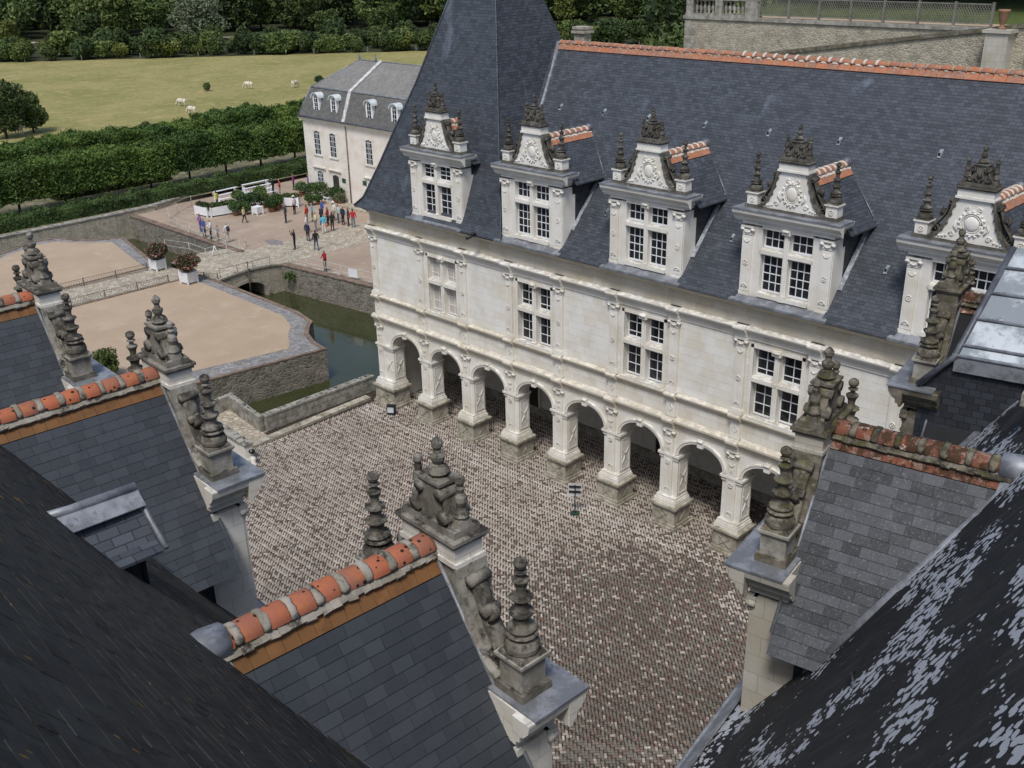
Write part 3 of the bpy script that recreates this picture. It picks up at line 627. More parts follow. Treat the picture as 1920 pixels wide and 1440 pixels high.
# ridge tiles
TM = None; x = 9.75; mt = MB(); sk = MB()
while x < XE:
    if TM is None:
        h = MB(); n = 8; vs = []
        for xx, r in ((0,.125),(.05,.14),(.4,.135),(.46,.12)):
            for i in range(n+1): a = math.pi*i/n; vs.append((xx, r*1.1*math.cos(a), r*math.sin(a)))
        h.add(vs, [(j*(n+1)+i, j*(n+1)+i+1, (j+1)*(n+1)+i+1, (j+1)*(n+1)+i) for j in range(3) for i in range(n)]+[tuple(range(n+1)), tuple(range(3*n+3, 4*n+4))], 0, True)
        TM = h.build('ridge_tile', TILF, FW, T((x, RY, RZ-.03))).data
    else: link('ridge_tile', TM, FW, T((x, RY+random.uniform(-.015,.015), RZ-.03+random.uniform(-.01,.015))) @ Matrix.Rotation(random.uniform(-.03,.03), 4, 'Z'))
    pale = 19.5 < x < 25.5
    mt.tube([(x-.02, RY+.16*math.cos(math.pi*i/8), RZ-.05+.145*math.sin(math.pi*i/8)) for i in range(9)], .03 if not pale else .06, 5, int(pale), flat=.9)
    for q in (-1, 1): mt.ball((x+.22, RY+q*.14, RZ-.08), .045 if not pale else .06, int(pale), 6, 4, (2.4,1,.9))
    sk.prism([(x-.02, RY-.1, RZ-.07), (x+.44, RY-.1, RZ-.07), (x+.44, RY-.29, RZ-.29), (x-.02, RY-.29, RZ-.29)], (0,-.02,.02))
    x += .47
mt.build('ridge_mortar', [simple('ridge_mortar_grey', (.36,.33,.28), .9), MORTF], FW); sk.build('ridge_fillet', TILF, FW)
# roof vents
vm = None
for (vx, vy) in ((11.7,4.3),(14.2,4.3),(16.6,4.3),(19.4,4.3),(22.3,4.3),(25.2,4.3),(28.9,4.3),(16.9,1.3),(22.9,1.3),(28.9,1.3)):
    z = Z_F+S_F*vy
    if vm is None:
        v = MB(); v.prism([(-.09,-.22,-.2),(.09,-.22,-.2),(.09,-.22,-.02),(0,-.22,.07),(-.09,-.22,-.02)], (0,.3,.08)); v.prism([(-.1,-.25,-.27),(.1,-.25,-.27),(.09,.1,.13),(-.09,.1,.13)], (0,-.01,.012)); v.box(-.06,.06,-.225,-.2,-.16,.0,1)
        vm = v.build('roof_vent', [LEADW, IRON], FW, T((vx,vy,z+.03)) @ Matrix.Scale(.62, 4)).data
    else: link('roof_vent', vm, FW, T((vx,vy,z+.03)) @ Matrix.Scale(.62, 4))
b = MB(); b.box(-.35,.35,-.28,.28,0,1.7); b.box(-.45,.45,-.38,.38,1.5,1.62); b.box(-.42,.42,-.35,.35,1.7,1.82); b.build('chimney', MPED, FW, T((6.6,11.6,16.6)))
b = MB(); b.box(-.4,.4,-.3,.3,-9,.1); b.build('chimney_stack', MSW, FW, T((6.6,11.6,16.6)))
# little roof hatch between the first two dormers
b = MB(); b.prism([(10.6,.25,11.25),(11.2,.25,11.25),(11.2,.75,11.82),(10.6,.75,11.82)], (0,-.03,.06)); b.build('roof_hatch', LEADD, FW)
b = MB(); b.tube([(10.75,-.35,10.72),(10.72,-.6,10.62),(10.7,-.85,10.6)], [.07,.06,.08], 6); b.ball((10.72,-.5,10.72), .1, 0, 6, 4); b.build('gargoyle', IRON, FW)
dlab = ['leftmost dormer, standing against the steep pavilion roof', None, None, None, None]
for i, c in enumerate(WC):
    if i == 0: dormer(FW, c, 0, ST_FAR, 10.62-.36*0, 2.35, 15.1, 13.62, 1.95, dlab[0], 2, 3)
    else: dormer(FW, c, 0, ST_FAR, Z_F, S_F, 15.1, 13.55, 1.98, None, 3, 2, i == 4)
# ---------------- near wing (foreground left) ----------------
NW = empty('near_wing', (30,-23.11,0), math.pi-.0506, 'dark slate roofed wing in the left foreground with spotted terracotta ridges', 'palace wing')
NW.matrix_basis = T((30,-23.11,0)) @ Matrix.Rotation(math.pi-.0506, 4, 'Z')
SLB = simple('slate_joint_shade', (.012,.013,.015), .8)  # near-black under the open joints, stands for shadow lines between slate rows
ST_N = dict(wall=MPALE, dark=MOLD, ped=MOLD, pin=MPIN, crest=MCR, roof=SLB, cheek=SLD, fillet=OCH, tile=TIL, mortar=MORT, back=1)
ZN, SN = 11.0, 1.42
b = MB(); b.box(-9.5, 40, -.15, .4, -.1, 10.45); b.build('wall', MSA, NW)
b = MB(); b.sweep(p4, (-9.5,-.15,.08), (40,-.15,.08), (0,-1,0)); b.build('cornice', MSW, NW)
b = MB(); roofstrip(b, -16, 42, [-.6,-.05,.8,7.0], [10.6,10.95,ZN+SN*.8,ZN+SN*7.0]); roofstrip(b, -16, 42, [7.0,7.5,14.2], [ZN+SN*7.0,20.6,10.6]); b.build('roof', RFN, NW, fix=False)
slN = []
for x, yr in ((-4.44,0),(3.43,0),(9.62,0)): dormer(NW, x, .19, ST_N, ZN, SN, 15.72, 12.92, 2.06, {-4.44:'dormer nearest the camera, its terracotta ridge running up the middle foreground', 3.43:'middle dormer of the near wing beside the little lead topped vent dormer', 9.62:'dormer cut by the left edge of the picture'}[x], 3, 2, False, True, 'near', slN, -1, False, -.27)
lay_slates(slN, SLN, NW)
def roof_slates(par, x0, x1, y0, y1, z0, s, matl, skip):
    d = Vector((0,-1,-s)).normalized(); n = Vector((0,-s,1)).normalized(); L = (y1-y0)*math.sqrt(1+s*s); b = MB(); ex, w = .15, .23; r = 0
    while r*ex < L:
        x = x0-(w/2 if r % 2 else 0)
        while x < x1:
            ww = w*random.uniform(.85,1.15); c = Vector((x+ww/2, y1, z0+s*y1))+d*(r*ex+ex/2)+n*(.012+random.uniform(0,.007))
            P = par.matrix_basis @ c
            if inframe(P, 60) and not skip(c): b.obox(c, Vector((ww/2-.003,0,random.uniform(-.003,.003))), d*(ex/2-.002)+n*random.uniform(-.003,.002), n*.007)
            x += ww
        r += 1
    b.build('slate_field', matl, par, kind='stuff')
roof_slates(NW, -13, 9, .75, 6.9, ZN, SN, RFN, lambda c: any(abs(c.x-q) < 2.0*(1-(c.z-12.9)/2.9)+.1 and c.z < 15.7 for q in (-4.44,3.43,9.62)))
# little vent dormer with a lead ridge
def vent_dormer(par, xc, yb, name, topm, rm, z0, s, w=.85, zr=1.15, label=None):
    b = MB(); zb = z0+s*yb; zt = zb+zr; yR = (zt-z0)/s; ye = yb-.15
    for q in (-1, 1):
        b.prism([(0,ye,zt),(0,yR+.1,zt),(q*w,(zt-.5-z0)/s+.1,zt-.5),(q*w,ye,zt-.5)], (0,0,-.04), 0)
        b.prism([(q*w,ye,zt-.5),(q*w,(zt-.5-z0)/s+.1,zt-.5),(q*(w+.2),(zt-.55-z0)/s+.1,zt-.56),(q*(w+.2),ye,zt-.56)], (0,0,-.04), 0)
        b.prism([(q*(w-.08),yb,zb-.1),(q*(w-.08),yb,zt-.5),(q*(w-.08),(zt-.5-z0)/s,zt-.5)], (-q*.06,0,0), 1)
    b.prism([(-w+.06,yb,zb-.1),(w-.06,yb,zb-.1),(w-.06,yb,zt-.5),(0,yb,zt-.04),(-w+.06,yb,zt-.5)], (0,.05,0), 2)
    r = b.build(name, [rm, SLD, IRON], par, T((xc,0,0)), label)
    b = MB(); b.tube([(0,ye-.05,zt+.03),(0,yR-.2,zt+.03),(0,yR+.15,zt+.06)], .06, 8, flat=1.1)
    for q in (-1, 1): b.prism([(0,ye-.05,zt+.012),(0,yR+.2,zt+.03),(q*.3,yR+.05,zt-.12),(q*.26,ye-.05,zt-.135)], (0,0,.012)); b.tube([(0,ye-.04,zt+.01),(q*w*.6,ye-.04,zt-.28),(q*(w+.2),ye-.04,zt-.55)], .035, 6)
    b.build('lead_ridge', topm, r)
vent_dormer(NW, -1.92, 3.05, 'vent_dormer', LEAD, SLV, ZN, SN, .5, 1.17)
def hook(par, p, rz=0.):
    b = MB(); b.lathe((0,0,0), [(.14,0),(.15,.03),(.1,.1),(.02,.13)], 10); return b.build('lead_vent_cap', LEADW, par, T(p))
hook(NW, (-.6,.75,ZN+SN*.75+.02))
# ---------------- right wing (main building) ----------------
RW = empty('main_building', (36.31,-17,0), 0, 'grey main building at right with lichen spotted slate roof and mossy dormers', 'palace wing')
RW.matrix_basis = T((36.31,-17,0)) @ Matrix.Rotation(.16-math.pi/2, 4, 'Z')
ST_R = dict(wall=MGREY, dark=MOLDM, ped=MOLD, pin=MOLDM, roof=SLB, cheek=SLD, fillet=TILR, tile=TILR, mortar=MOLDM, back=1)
ZR_, SR = 11.35, 1.5
b = MB(); b.box(-16, 12, -.15, .4, -.1, 10.45); b.build('wall', MSA, RW)
b = MB(); b.sweep(p4, (-16,-.15,.08), (12,-.15,.08), (0,-1,0)); b.build('cornice', MSW, RW)
b = MB(); roofstrip(b, -18, 18, [-.62,-.1,.8,6.0], [10.7,11.15,ZR_+SR*.8-.1,ZR_+SR*6.0]); roofstrip(b, -18, 18, [6.0,6.4,14], [ZR_+SR*6.0,20.2,10.6]); b.build('roof', RFR, RW, fix=False)
b = MB(); b.prism([(-16,-.68,10.64),(12,-.68,10.64),(12,-.42,10.93),(-16,-.42,10.93)], (0,-.02,.02)); b.tube([(-16,-.7,10.64),(12,-.7,10.64)], .05, 6); b.build('lead_gutter', LEAD, RW)
slR = []
dormer(RW, 0, 0, ST_R, ZR_, SR, 15.66, 12.98, 2.03, 'mossy dormer with crumbling terracotta ridge beside the lichen spotted roof', 3, 2, False, True, 'right', slR, 1, False, -.27)
E_ = dormer(RW, -8.06, 0, dict(ST_R, wall=MOLDM), ZR_, SR, 15.45, 12.75, 2.05, 'mossy dormer with bleached lead sheet roof, farther along the main building', 3, 2, False, True, 'right', None, 1, False, -.27)
lay_slates(slR, SLR, RW)
# slate cheek and lead roof behind the farther dormer
b = MB(); xw = 1.76
b.prism([(xw,.0,11.0),(xw,.0,14.05),(xw,.62,14.72),(xw,3.2,14.8),(xw,3.2,11.0)], (-.12,0,0)); b.build('slate_cheek', SLD, E_, T((0,.27,0)))
b = MB(); b.prism([(1.82,.62,14.74),(1.82,4.2,14.8),(-.4,4.2,16.6),(-.4,1.0,16.5)], (0,0,.05)); 
b.build('lead_roof', LEADW, E_, T((0,.27,0)))
for k in range(4):
    b = MB(); f = (k+.35)/4.2; x = 1.82-2.22*f; z = 14.79+1.76*f; b.tube([(x,.62+.38*f,z+.03),(x,4.2,z+.08)], .035, 6); b.build('lead_seam', LEAD, E_, T((0,.27,0)))
b = MB(); b.tube([(1.86,-.02,14.02),(1.84,.6,14.76),(-.4,.98,16.54)], .07, 6); b.build('verge_lead', LEADD, E_, T((0,.27,0)))
b = MB(); b.prism([(1.835,.6,14.45),(1.835,3.4,14.5),(1.835,3.4,14.8),(1.835,.6,14.76)], (.012,0,0)); b.tube([(1.83,.55,14.79),(1.83,3.4,14.84)], .04, 6); b.build('lead_drip', LEAD, E_, T((0,.27,0)))
# stump of an old chimney on that roof
b = MB(); b.box(-.4,.4,-.4,.4,-1.2,.0,1); b.box(-.5,.5,-.5,.5,0,.3,0); b.box(-.42,.42,-.42,.42,.3,.55,2); b.build('chimney_stump', [MOLD, IRON, TILR], RW, T((-3.0,2.75,15.5)) @ Matrix.Scale(.72, 4))
b = MB(); b.tube([(0,0,0),(.12,-.04,.06),(.24,-.02,.02)], .025, 6); b.tube([(.24,-.02,.02),(.5,.02,.05)], .04, 6, 1); b.build('roof_hook', [IRON, LEADW], RW, T((3.97,1.97,ZR_+SR*1.97+.04)) @ Matrix.Rotation(.4, 4, 'Z'))
# ---------------- ground, courtyard, moat ----------------
def groundm(name, c0, c1, c2=None, sc=.6, fine=9., bd=.02, rough=.95, tracks=None):
    t = NT(name); c = t.mix(t.ramp(t.noise(sc, 7, .65), .35, .66), c0, c1)
    if c2: c = t.mix(t.ramp(t.noise(sc*2.3, 7, .7), .52, .68, 0, .8), c, c2)
    c = t.mix(t.ramp(t.noise(fine, 6, .75), .4, .75, 0, .45), c, tuple(q*.6 for q in c0))
    return t.out(c, rough, t.bump(t.noise(fine*2, 6, .75), bd, .7), .2)
GRASS = groundm('dry_pasture_grass', (.35,.3,.14), (.25,.23,.09), (.4,.32,.185), .075, .55, .12)
_t = NT('pasture_grass'); _c = _t.mix(_t.ramp(_t.noise(.08, 4), .35, .66), (.29,.255,.105), (.215,.205,.075)); _c = _t.mix(_t.ramp(_t.noise(.35, 4, .7), .5, .66, 0, .75), _c, (.36,.285,.14)); _c = _t.mix(_t.ramp(_t.noise((.9,.9,.9), 4, .75), .54, .66, 0, .75), _c, (.12,.13,.04))
GRASS = _t.out(_c, .95, _t.bump(_t.noise(1.6, 4, .7), .25, .8), .1)
LAWN = groundm('shaded_lawn', (.09,.12,.035), (.06,.085,.025), None, .3, 4)
SAND = groundm('ochre_sand', (.42,.325,.23), (.375,.285,.2), (.45,.355,.26), .25, 22, .01)
GRAV = groundm('pink_gravel', (.37,.29,.22), (.3,.23,.175), (.42,.34,.27), .22, 14, .008)
def rubble(name, base, dark, sc, mortar=(.4,.37,.31), strong=.6, stretch=(1,1,1.7)):
    t = NT(name); v = tuple(sc*q for q in stretch)
    d = t.voro(v, 'DISTANCE_TO_EDGE'); cell = t.voro(v, 'F1', out=1)
    s = t.n('SeparateXYZ'); t.L.new(cell, s.inputs[0]); h = s.outputs[0]
    c = t.mix(h, base, dark); c = t.mix(t.ramp(t.noise(1.2, 6, .7), .45, .7, 0, .7), c, tuple(q*.5 for q in dark))
    c = t.mix(t.ramp(t.noise(6, 6, .75), .55, .7, 0, .5), c, tuple(min(1, q*1.5) for q in base))
    c = t.mix(t.ramp(d, .09, .02), c, mortar)
    nb = t.bump(t.ramp(d, 0, .16), .05, strong)
    return t.out(c, .95, t.bump(t.noise(20, 5, .7), .01, .5, nb), .15)
RUB = rubble('moat_rubble', (.27,.245,.2), (.12,.11,.09), 3.4, (.25,.23,.19))
RUBP = rubble('terrace_rubble', (.44,.4,.31), (.3,.265,.2), 4.6, (.42,.385,.305), .5)
COB = rubble('pale_cobble', (.5,.45,.36), (.36,.31,.24), 3.0, (.28,.24,.18), .7, (1,1,1))
COBG = rubble('grey_margin_cobble', (.33,.33,.335), (.19,.19,.2), 4.5, (.26,.23,.19), .7, (1,1,1))
COPE = simple('coping_brown', (.22,.16,.12), .9, .25, 2.)
def waterm():
    t = NT('moat_water'); n = t.bump(t.noise((2.2,2.2,2.2), 3, .55), .05, .12)
    c = t.mix(t.ramp(t.noise(.35, 4), .35, .65), (.032,.038,.013), (.042,.046,.019)); return t.out(c, .06, n, .36)
WATER = waterm()
ZW = -2.05
b = MB(); F = 3000
HX0, HX1, HY0, HY1 = -47.2, 1.2, -60, 10.75
for x0, x1, y0, y1 in ((-F,HX0,-F,F),(HX0,F,13.3,F),(HX1,F,HY0,13.3),(HX0,F,-F,HY0)): b.poly([(x0,y0,-.03),(x1,y0,-.03),(x1,y1,-.03),(x0,y1,-.03)])
b.build('ground', GRASS, kind='structure', fix=False, label='dry yellow green pasture and ground around the palace')
b = MB(); b.poly([(HX0-1,HY0,ZW),(HX1+1,HY0,ZW),(HX1+1,13.5,ZW),(HX0-1,13.5,ZW)]); b.build('moat_water', WATER, kind='structure', fix=False)
# far bank with entrance court
bank = [(-47.2,10.5),(-39.5,10.4),(-28.4,10.4),(-23,10.75),(-13.2,11.9),(2.6,13.2),(2.6,27),(-24,27),(-24,40),(-60,40),(-49.5,30),(-49.6,22),(-48.6,16)]
b = MB(); b.poly([(x,y,0) for x, y in bank]); b.build('entrance_court', GRAV, kind='structure', fix=False)
def wallrun(pts, z0, z1, th, m, mc, name, label, cat, cap=.09, over=.06, **k):
    root = empty(name, (*pts[0],0), 0, label, cat, **k); o = Vector((*pts[0],0)); b = MB(); c = MB()
    for (xa, ya), (xb, yb) in zip(pts[:-1], pts[1:]):
        d = Vector((xb-xa,yb-ya,0)); n = Vector((-d.y,d.x,0)).normalized()*th; A = Vector((xa,ya,0))-o; B = Vector((xb,yb,0))-o
        b.prism([A+Vector((0,0,z0)), B+Vector((0,0,z0)), B+n+Vector((0,0,z0)), A+n+Vector((0,0,z0))], (0,0,z1-z0))
        nn = n.normalized()*over; c.prism([A-nn+Vector((0,0,z1)), B-nn+Vector((0,0,z1)), B+n+nn+Vector((0,0,z1)), A+n+nn+Vector((0,0,z1))], (0,0,cap))
    b.build('masonry', m, root); c.build('coping', mc, root); return root
wallrun([(-39.6,10.4),(-28.4,10.4)], -3, .0, .5, RUB, COPE, 'moat_wall', 'dark rubble moat wall below the white railing by the visitors', 'wall')
wallrun([(-22.95,10.72),(-13.2,11.9),(2.5,13.2)], -3, .02, .5, RUB, COPE, 'moat_wall', 'rubble moat wall with brown coping running from the bridge to the white wing', 'wall')
wallrun([(-39.6,10.4),(-47.4,10.4)][::-1], -3, .0, .5, RUB, COPE, 'moat_wall', 'short rubble moat wall under the curved white railing', 'wall')
b = MB()
for pts in ([(-39.5,10.42),(-28.4,10.42),(-28.4,11.5),(-39.5,11.5)],[(-22.9,10.78),(-13.2,11.95),(2.5,13.2),(2.5,14.3),(-13.2,13.05),(-22.9,11.9)],[(-28.4,10.42),(-22.95,10.75),(-23.2,28),(-28.4,28)]): b.poly([(x,y,.012) for x, y in pts])
b.build('cobbled_path', COB, kind='structure', fix=False)
# puddle
b = MB(); b.poly([(-28.9+1.1*math.cos(a*.35)*(1+.15*math.sin(a*2.1)), 14.1+.55*math.sin(a*.35), .018) for a in range(18)]); b.build('puddle', simple('wet_gravel', (.25,.2,.17), .25), kind='structure', fix=False)
# sand terraces standing in the moat
def terrace(name, outer, inner, label):
    b = MB(); n = len(outer)
    for i in range(n): j = (i+1) % n; (xa,ya),(xb,yb) = outer[i], outer[j]; b.poly([(xa*1.0,ya,-3),(xb,yb,-3),(xb,yb,-.0),(xa,ya,-.0)], 0)
    b.poly([(x,y,0) for x, y in outer], 1); b.poly([(x,y,.012) for x, y in inner], 2)
    r = b.build(name, [RUB, COBG, SAND], kind='structure', fix=False)
    c = MB(); ins = []
    for i in range(n):
        (xa,ya),(xb,yb),(xp,yp) = outer[i], outer[(i+1) % n], outer[i-1]
        d1 = Vector((xb-xa,yb-ya)).normalized(); d0 = Vector((xa-xp,ya-yp)).normalized(); nn = Vector((-(d0.y+d1.y),(d0.x+d1.x))).normalized()
        ins.append((xa+nn.x*.28, ya+nn.y*.28))
    ctr = Vector((sum(p[0] for p in outer)/n, sum(p[1] for p in outer)/n))
    for i in range(n):
        j = (i+1) % n; A, B, Bi, Ai = outer[i], outer[j], ins[j], ins[i]
        c.prism([(*A,-.06),(*B,-.06),(*Bi,-.06),(*Ai,-.06)], (0,0,.12))
    c.build('coping', COPE, r)
s1 = [(-9.6,-26),(-7.06,-5.78),(-5.88,2.52),(-7.5,2.8),(-8.97,3.4),(-9.97,4.2),(-10.53,4.85),(-12.9,5.36),(-22.9,5.43),(-25.6,5.3),(-25.9,-26)]
i1 = [(-11.8,-26),(-9.1,-5.9),(-7.7,1.0),(-8.4,1.6),(-9.75,2.38),(-10.9,3.4),(-13.0,4.22),(-22.4,4.36),(-25.6,4.3),(-25.8,-26)]
terrace('sand_terrace', s1, i1, '')
s2 = [(-29.9,-26),(-30.2,4.5),(-31.6,4.7),(-40.2,6.5),(-41.4,4.3),(-42.6,3.5),(-44.4,2.9),(-44.8,.6),(-43.2,-2.4),(-42.6,-26)]
i2 = [(-29.95,-26),(-30.1,3.4),(-32.4,3.8),(-39.6,5.2),(-40.6,3.9),(-42.4,2.7),(-43.4,2.2),(-43.6,.4),(-42,-2.9),(-41.4,-26)]
terrace('sand_terrace', s2, i2, '')
# bridge: causeway with arch
BR = empty('stone_bridge', (-26,8,0), 0, 'low pale stone bridge with one arch over the moat', 'bridge')
b = MB(); n = 16; xa, xb = -22.95+26, -30.0+26; y0, y1 = 5.35-8, 10.75-8; cy, ra = -.35, 1.75
top = lambda y: .02+.22*(1-((y-(y0+y1)/2)/((y1-y0)/2))**2)
ysn = [y0+(y1-y0)*i/n for i in range(n+1)]
for i in range(n):
    ya, yb_ = ysn[i], ysn[i+1]
    lo = lambda y: (-1.9+1.25*math.sqrt(max(0, 1-((y-cy)/ra)**2))) if abs(y-cy) < ra else -3
    for x in (xa, xb): b.poly([(x,ya,lo(ya)),(x,yb_,lo(yb_)),(x,yb_,top(yb_)),(x,ya,top(ya))], 0)
    b.poly([(xa,ya,lo(ya)),(xa,yb_,lo(yb_)),(xb,yb_,lo(yb_)),(xb,ya,lo(ya))], 0)
    b.poly([(xa,ya,top(ya)),(xa,yb_,top(yb_)),(xb,yb_,top(yb_)),(xb,ya,top(ya))], 1)
b.build('masonry', [RUBP, COB], BR, fix=False)
b = MB()
for i in range(14):
    a0, a1 = math.pi*i/14, math.pi*(i+1)/14; f = lambda a, k: (xa+.0, cy-ra*k*math.cos(a), -1.9+1.25*k*math.sin(a))
    b.prism([f(a0,1),f(a1,1),f(a1,1.17),f(a0,1.17)], (.05,0,0))
b.build('arch_ring', MPED, BR)
b = MB()
for i in range(n): ya, yb_ = ysn[i], ysn[i+1]; b.prism([(xa-.35,ya,top(ya)),(xa-.35,yb_,top(yb_)),(xa+.1,yb_,top(yb_)),(xa+.1,ya,top(ya))], (0,0,.14))
b.build('kerb', MPED, BR)
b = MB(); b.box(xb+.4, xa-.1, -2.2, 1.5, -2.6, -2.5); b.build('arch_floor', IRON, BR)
b = MB(); b.poly([(-25.9,-26,-.004),(-25.6,5.4,-.004),(-30.2,4.6,-.004),(-29.9,-26,-.004)][::-1]); 
b.build('causeway', COB, kind='structure', fix=False)
b = MB(); b.prism([(-25.9,-26,-3),(-25.6,5.4,-3),(-30.2,4.6,-3),(-29.9,-26,-3)], (0,0,2.97)); b.build('causeway_core', RUB, kind='structure')
# retaining wall behind, along the alley
wallrun([(-47.2,-40),(-47.2,9),(-47.5,13),(-48.7,16.2),(-49.6,20),(-49.8,24),(-49.2,30)][::-1], -3, .42, .6, RUBP, MOLD, 'garden_wall', 'long grey rubble wall below the clipped hedge', 'wall', .1)
# ---------------- courtyard ----------------
CY = MB(); CY.poly([(1.2,-40,0),(60,-40,0),(60,4.5,0),(1.2,4.5,0)])
CRT = CY.build('courtyard', simple('paving_bed', (.05,.038,.03), .95, .2, 3), kind='structure', fix=False, label='courtyard floor laid in grey and red stone setts')
def pavm(name, base, alt, dirt):
    t = NT(name); c = t.mix(t.ramp(t.rand(), .1, .9), base, alt)
    c = t.mix(t.ramp(t.noise(.28, 5, .65), .4, .62, 0, dirt), c, (.105,.085,.068))
    c = t.mix(t.ramp(t.noise(14, 6, .75), .5, .72, 0, .6), c, (.14,.12,.1))
    return t.out(c, .85, t.bump(t.noise(24, 5), .008, .5), .25)
PVG = pavm('sett_grey', (.45,.4,.345), (.37,.325,.275), .22); PVR = pavm('sett_red', (.21,.15,.122), (.15,.107,.088), .3); PVD = pavm('sett_old_grey', (.225,.205,.175), (.165,.15,.128), .4); PVW = pavm('sett_white', (.52,.48,.425), (.44,.4,.35), .1)
def frontband(x, y):      # worn white band in front of the arcade
    d = abs(y+1.25-.15*math.sin(x*.9)); return d < .34+.2*math.sin(x*.7) or (26 < x < 30 and -3.4 < y < -1.2 and math.sin(x*2.3+y*3) > .1)
# herringbone setts, 45 degrees to the wings, courses running along the arcade
Wd = .112
N = 340
quads = []
kx, ky = np.meshgrid(np.arange(-N, N), np.arange(-N, N)); kx = kx.ravel(); ky = ky.ravel(); sm_ = (kx-ky) % 4
ca, sa = math.cos(-math.pi/4), math.sin(-math.pi/4)
TH = -45.
for s_, kind in ((0, 'H'), (3, 'V')):
    sel = sm_ == s_; X, Y = kx[sel].astype(float), ky[sel].astype(float)
    if kind == 'H': lx, ly, hx, hy = X+1.09, Y+.44, .86, .40
    else: lx, ly, hx, hy = X+.44, Y+1.09, .40, .86
    lx, ly = lx*Wd, ly*Wd; gx = 20+lx*ca-ly*sa; gy = -10+lx*sa+ly*ca
    ok = (2.35 < gx) & (gx < 37.2) & (gy > -22.8) & (gy < 4.3) & (gx < 36.0-.162*(gy+17))
    gx, gy = gx[ok], gy[ok]
    zone = np.sin(gx*.35+1)*.5+np.sin(gy*.5+gx*.2)*.5+(gx-20.5)*.42
    r = rng.random((len(gx), 4)); zn = zone+rng.normal(0, .45, len(gx))
    for k in range(len(gx)):
        x, y = gx[k], gy[k]; old = zn[k] > .9; wb = frontband(x, y) and r[k,3] < .7
        if wb: m = 2
        elif old: m = 3 if r[k,0] < .6 else 1 if r[k,0] < .86 else 0 if r[k,0] < .985 else 2
        else: m = 0 if r[k,0] < .87 else 1 if r[k,0] < .96 else 3
        if (old and r[k,1] < .75) or (not old and r[k,1] < .22):      # split into two half setts
            m2 = m if r[k,2] < .45 else (1 if r[k,2] < .75 else (3 if old else 0))
            dx, dy = ((hx+.03)/2*Wd, 0) if kind == 'H' else (0, (hy+.03)/2*Wd)
            h2 = ((hx-.06)/2*Wd, hy*Wd) if kind == 'H' else (hx*Wd, (hy-.06)/2*Wd)
            for sg, mm in ((1, m), (-1, m2)): quads.append((x+sg*(dx*ca-dy*sa), y+sg*(dx*sa+dy*ca), h2[0], h2[1], mm))
        else: quads.append((x, y, hx*Wd, hy*Wd, m))
def pier_clear(x, y): return not any(X0-.3 < x < X0+1.05 and -.32 < y < 1.0 for X0 in PX) and not (2.2 < x < 4.05 and -.32 < y < 1.0)
quads = [q for q in quads if q and pier_clear(q[0], q[1])]
quads.sort(key=lambda q: (q[0]-CAM.x)**2+(q[1]-CAM.y)**2)
def hidden(q): x, y, z = pix((q[0], q[1], 0)); return not (1035 < x < 1390 and 1000 < y < 1435)
single = [q for q in quads if not hidden(q)][:300]; ss = set(id(q) for q in single)
u = MB(); u.box(-.5,.5,-.5,.5,-.02,.5); SETT = u.mesh('sett', PVG)
for q in single:
    o = link('sett', SETT, CRT, T((q[0], q[1], 0)) @ Matrix.Rotation(-math.pi/4+rng.normal(0, .03), 4, 'Z') @ Matrix.Diagonal((2*q[2], 2*q[3], .05+rng.uniform(0, .02), 1)))
    o.material_slots[0].link = 'OBJECT'; o.material_slots[0].material = (PVG, PVR, PVW, PVD)[q[4]]
V = []; Fc = []; Mi = []
for q in quads:
    if id(q) in ss: continue
    x, y, hx, hy, m = q; h = .025+rng.uniform(0, .012); i = len(V); e = .012; tx, ty = rng.normal(0, .006, 2)
    an = -math.pi/4+rng.normal(0,.035); c = math.cos(an); s = math.sin(an)
    for sx, sy, k, z in ((-1,-1,0,-.01),(1,-1,0,-.01),(1,1,0,-.01),(-1,1,0,-.01),(-1,-1,e,h),(1,-1,e,h),(1,1,e,h),(-1,1,e,h)):
        dx, dy = sx*(hx-k), sy*(hy-k); V.append((x+dx*c-dy*s, y+dx*s+dy*c, z+(sx*tx+sy*ty if z > 0 else 0)))
    Fc += [(i+4,i+5,i+6,i+7),(i,i+1,i+5,i+4),(i+1,i+2,i+6,i+5),(i+2,i+3,i+7,i+6),(i+3,i,i+4,i+7)]; Mi += [m]*5
me = bpy.data.meshes.new('sett_field'); me.from_pydata(V, [], Fc)
for q in (PVG, PVR, PVW, PVD): me.materials.append(q)
me.polygons.foreach_set('material_index', Mi); me.update(); link('sett_field', me, CRT, kind='stuff')
# kerb and parapet along the moat side of the courtyard
b = MB(); b.prism([(1.55,-.3,-.02),(2.0,-.3,-.02),(2.3,-8.0,-.02),(1.85,-8.0,-.02)], (0,0,.16)); b.build('kerb', MPED, kind='structure')
PW = empty('parapet_wall', (1.2,-3,0), 0, 'grey block parapet wall between courtyard and moat', 'wall')
b = MB(); b.box(-.28,.0,-3.3,3.6,-3,.82); b.build('core', MOLD, PW)
rows = [(.02,.42),(.42,.82)]
for r, (za, zb) in enumerate(rows):
    y = -3.3
    while y < 3.5:
        w = random.uniform(.7,1.15); ye = min(3.6, y+w); b = None
        o = link('stone_block', UNIT, PW, T((.015,(y+ye)/2,(za+zb)/2)) @ Matrix.Diagonal((.05+random.uniform(0,.015), ye-y-.02, zb-za-.018, 1))); o.material_slots[0].link = 'OBJECT'; o.material_slots[0].material = MOLD
        y = ye
b = MB(); b.box(-.34,.08,-3.34,3.6,.82,.92); b.build('coping', MOLD, PW)
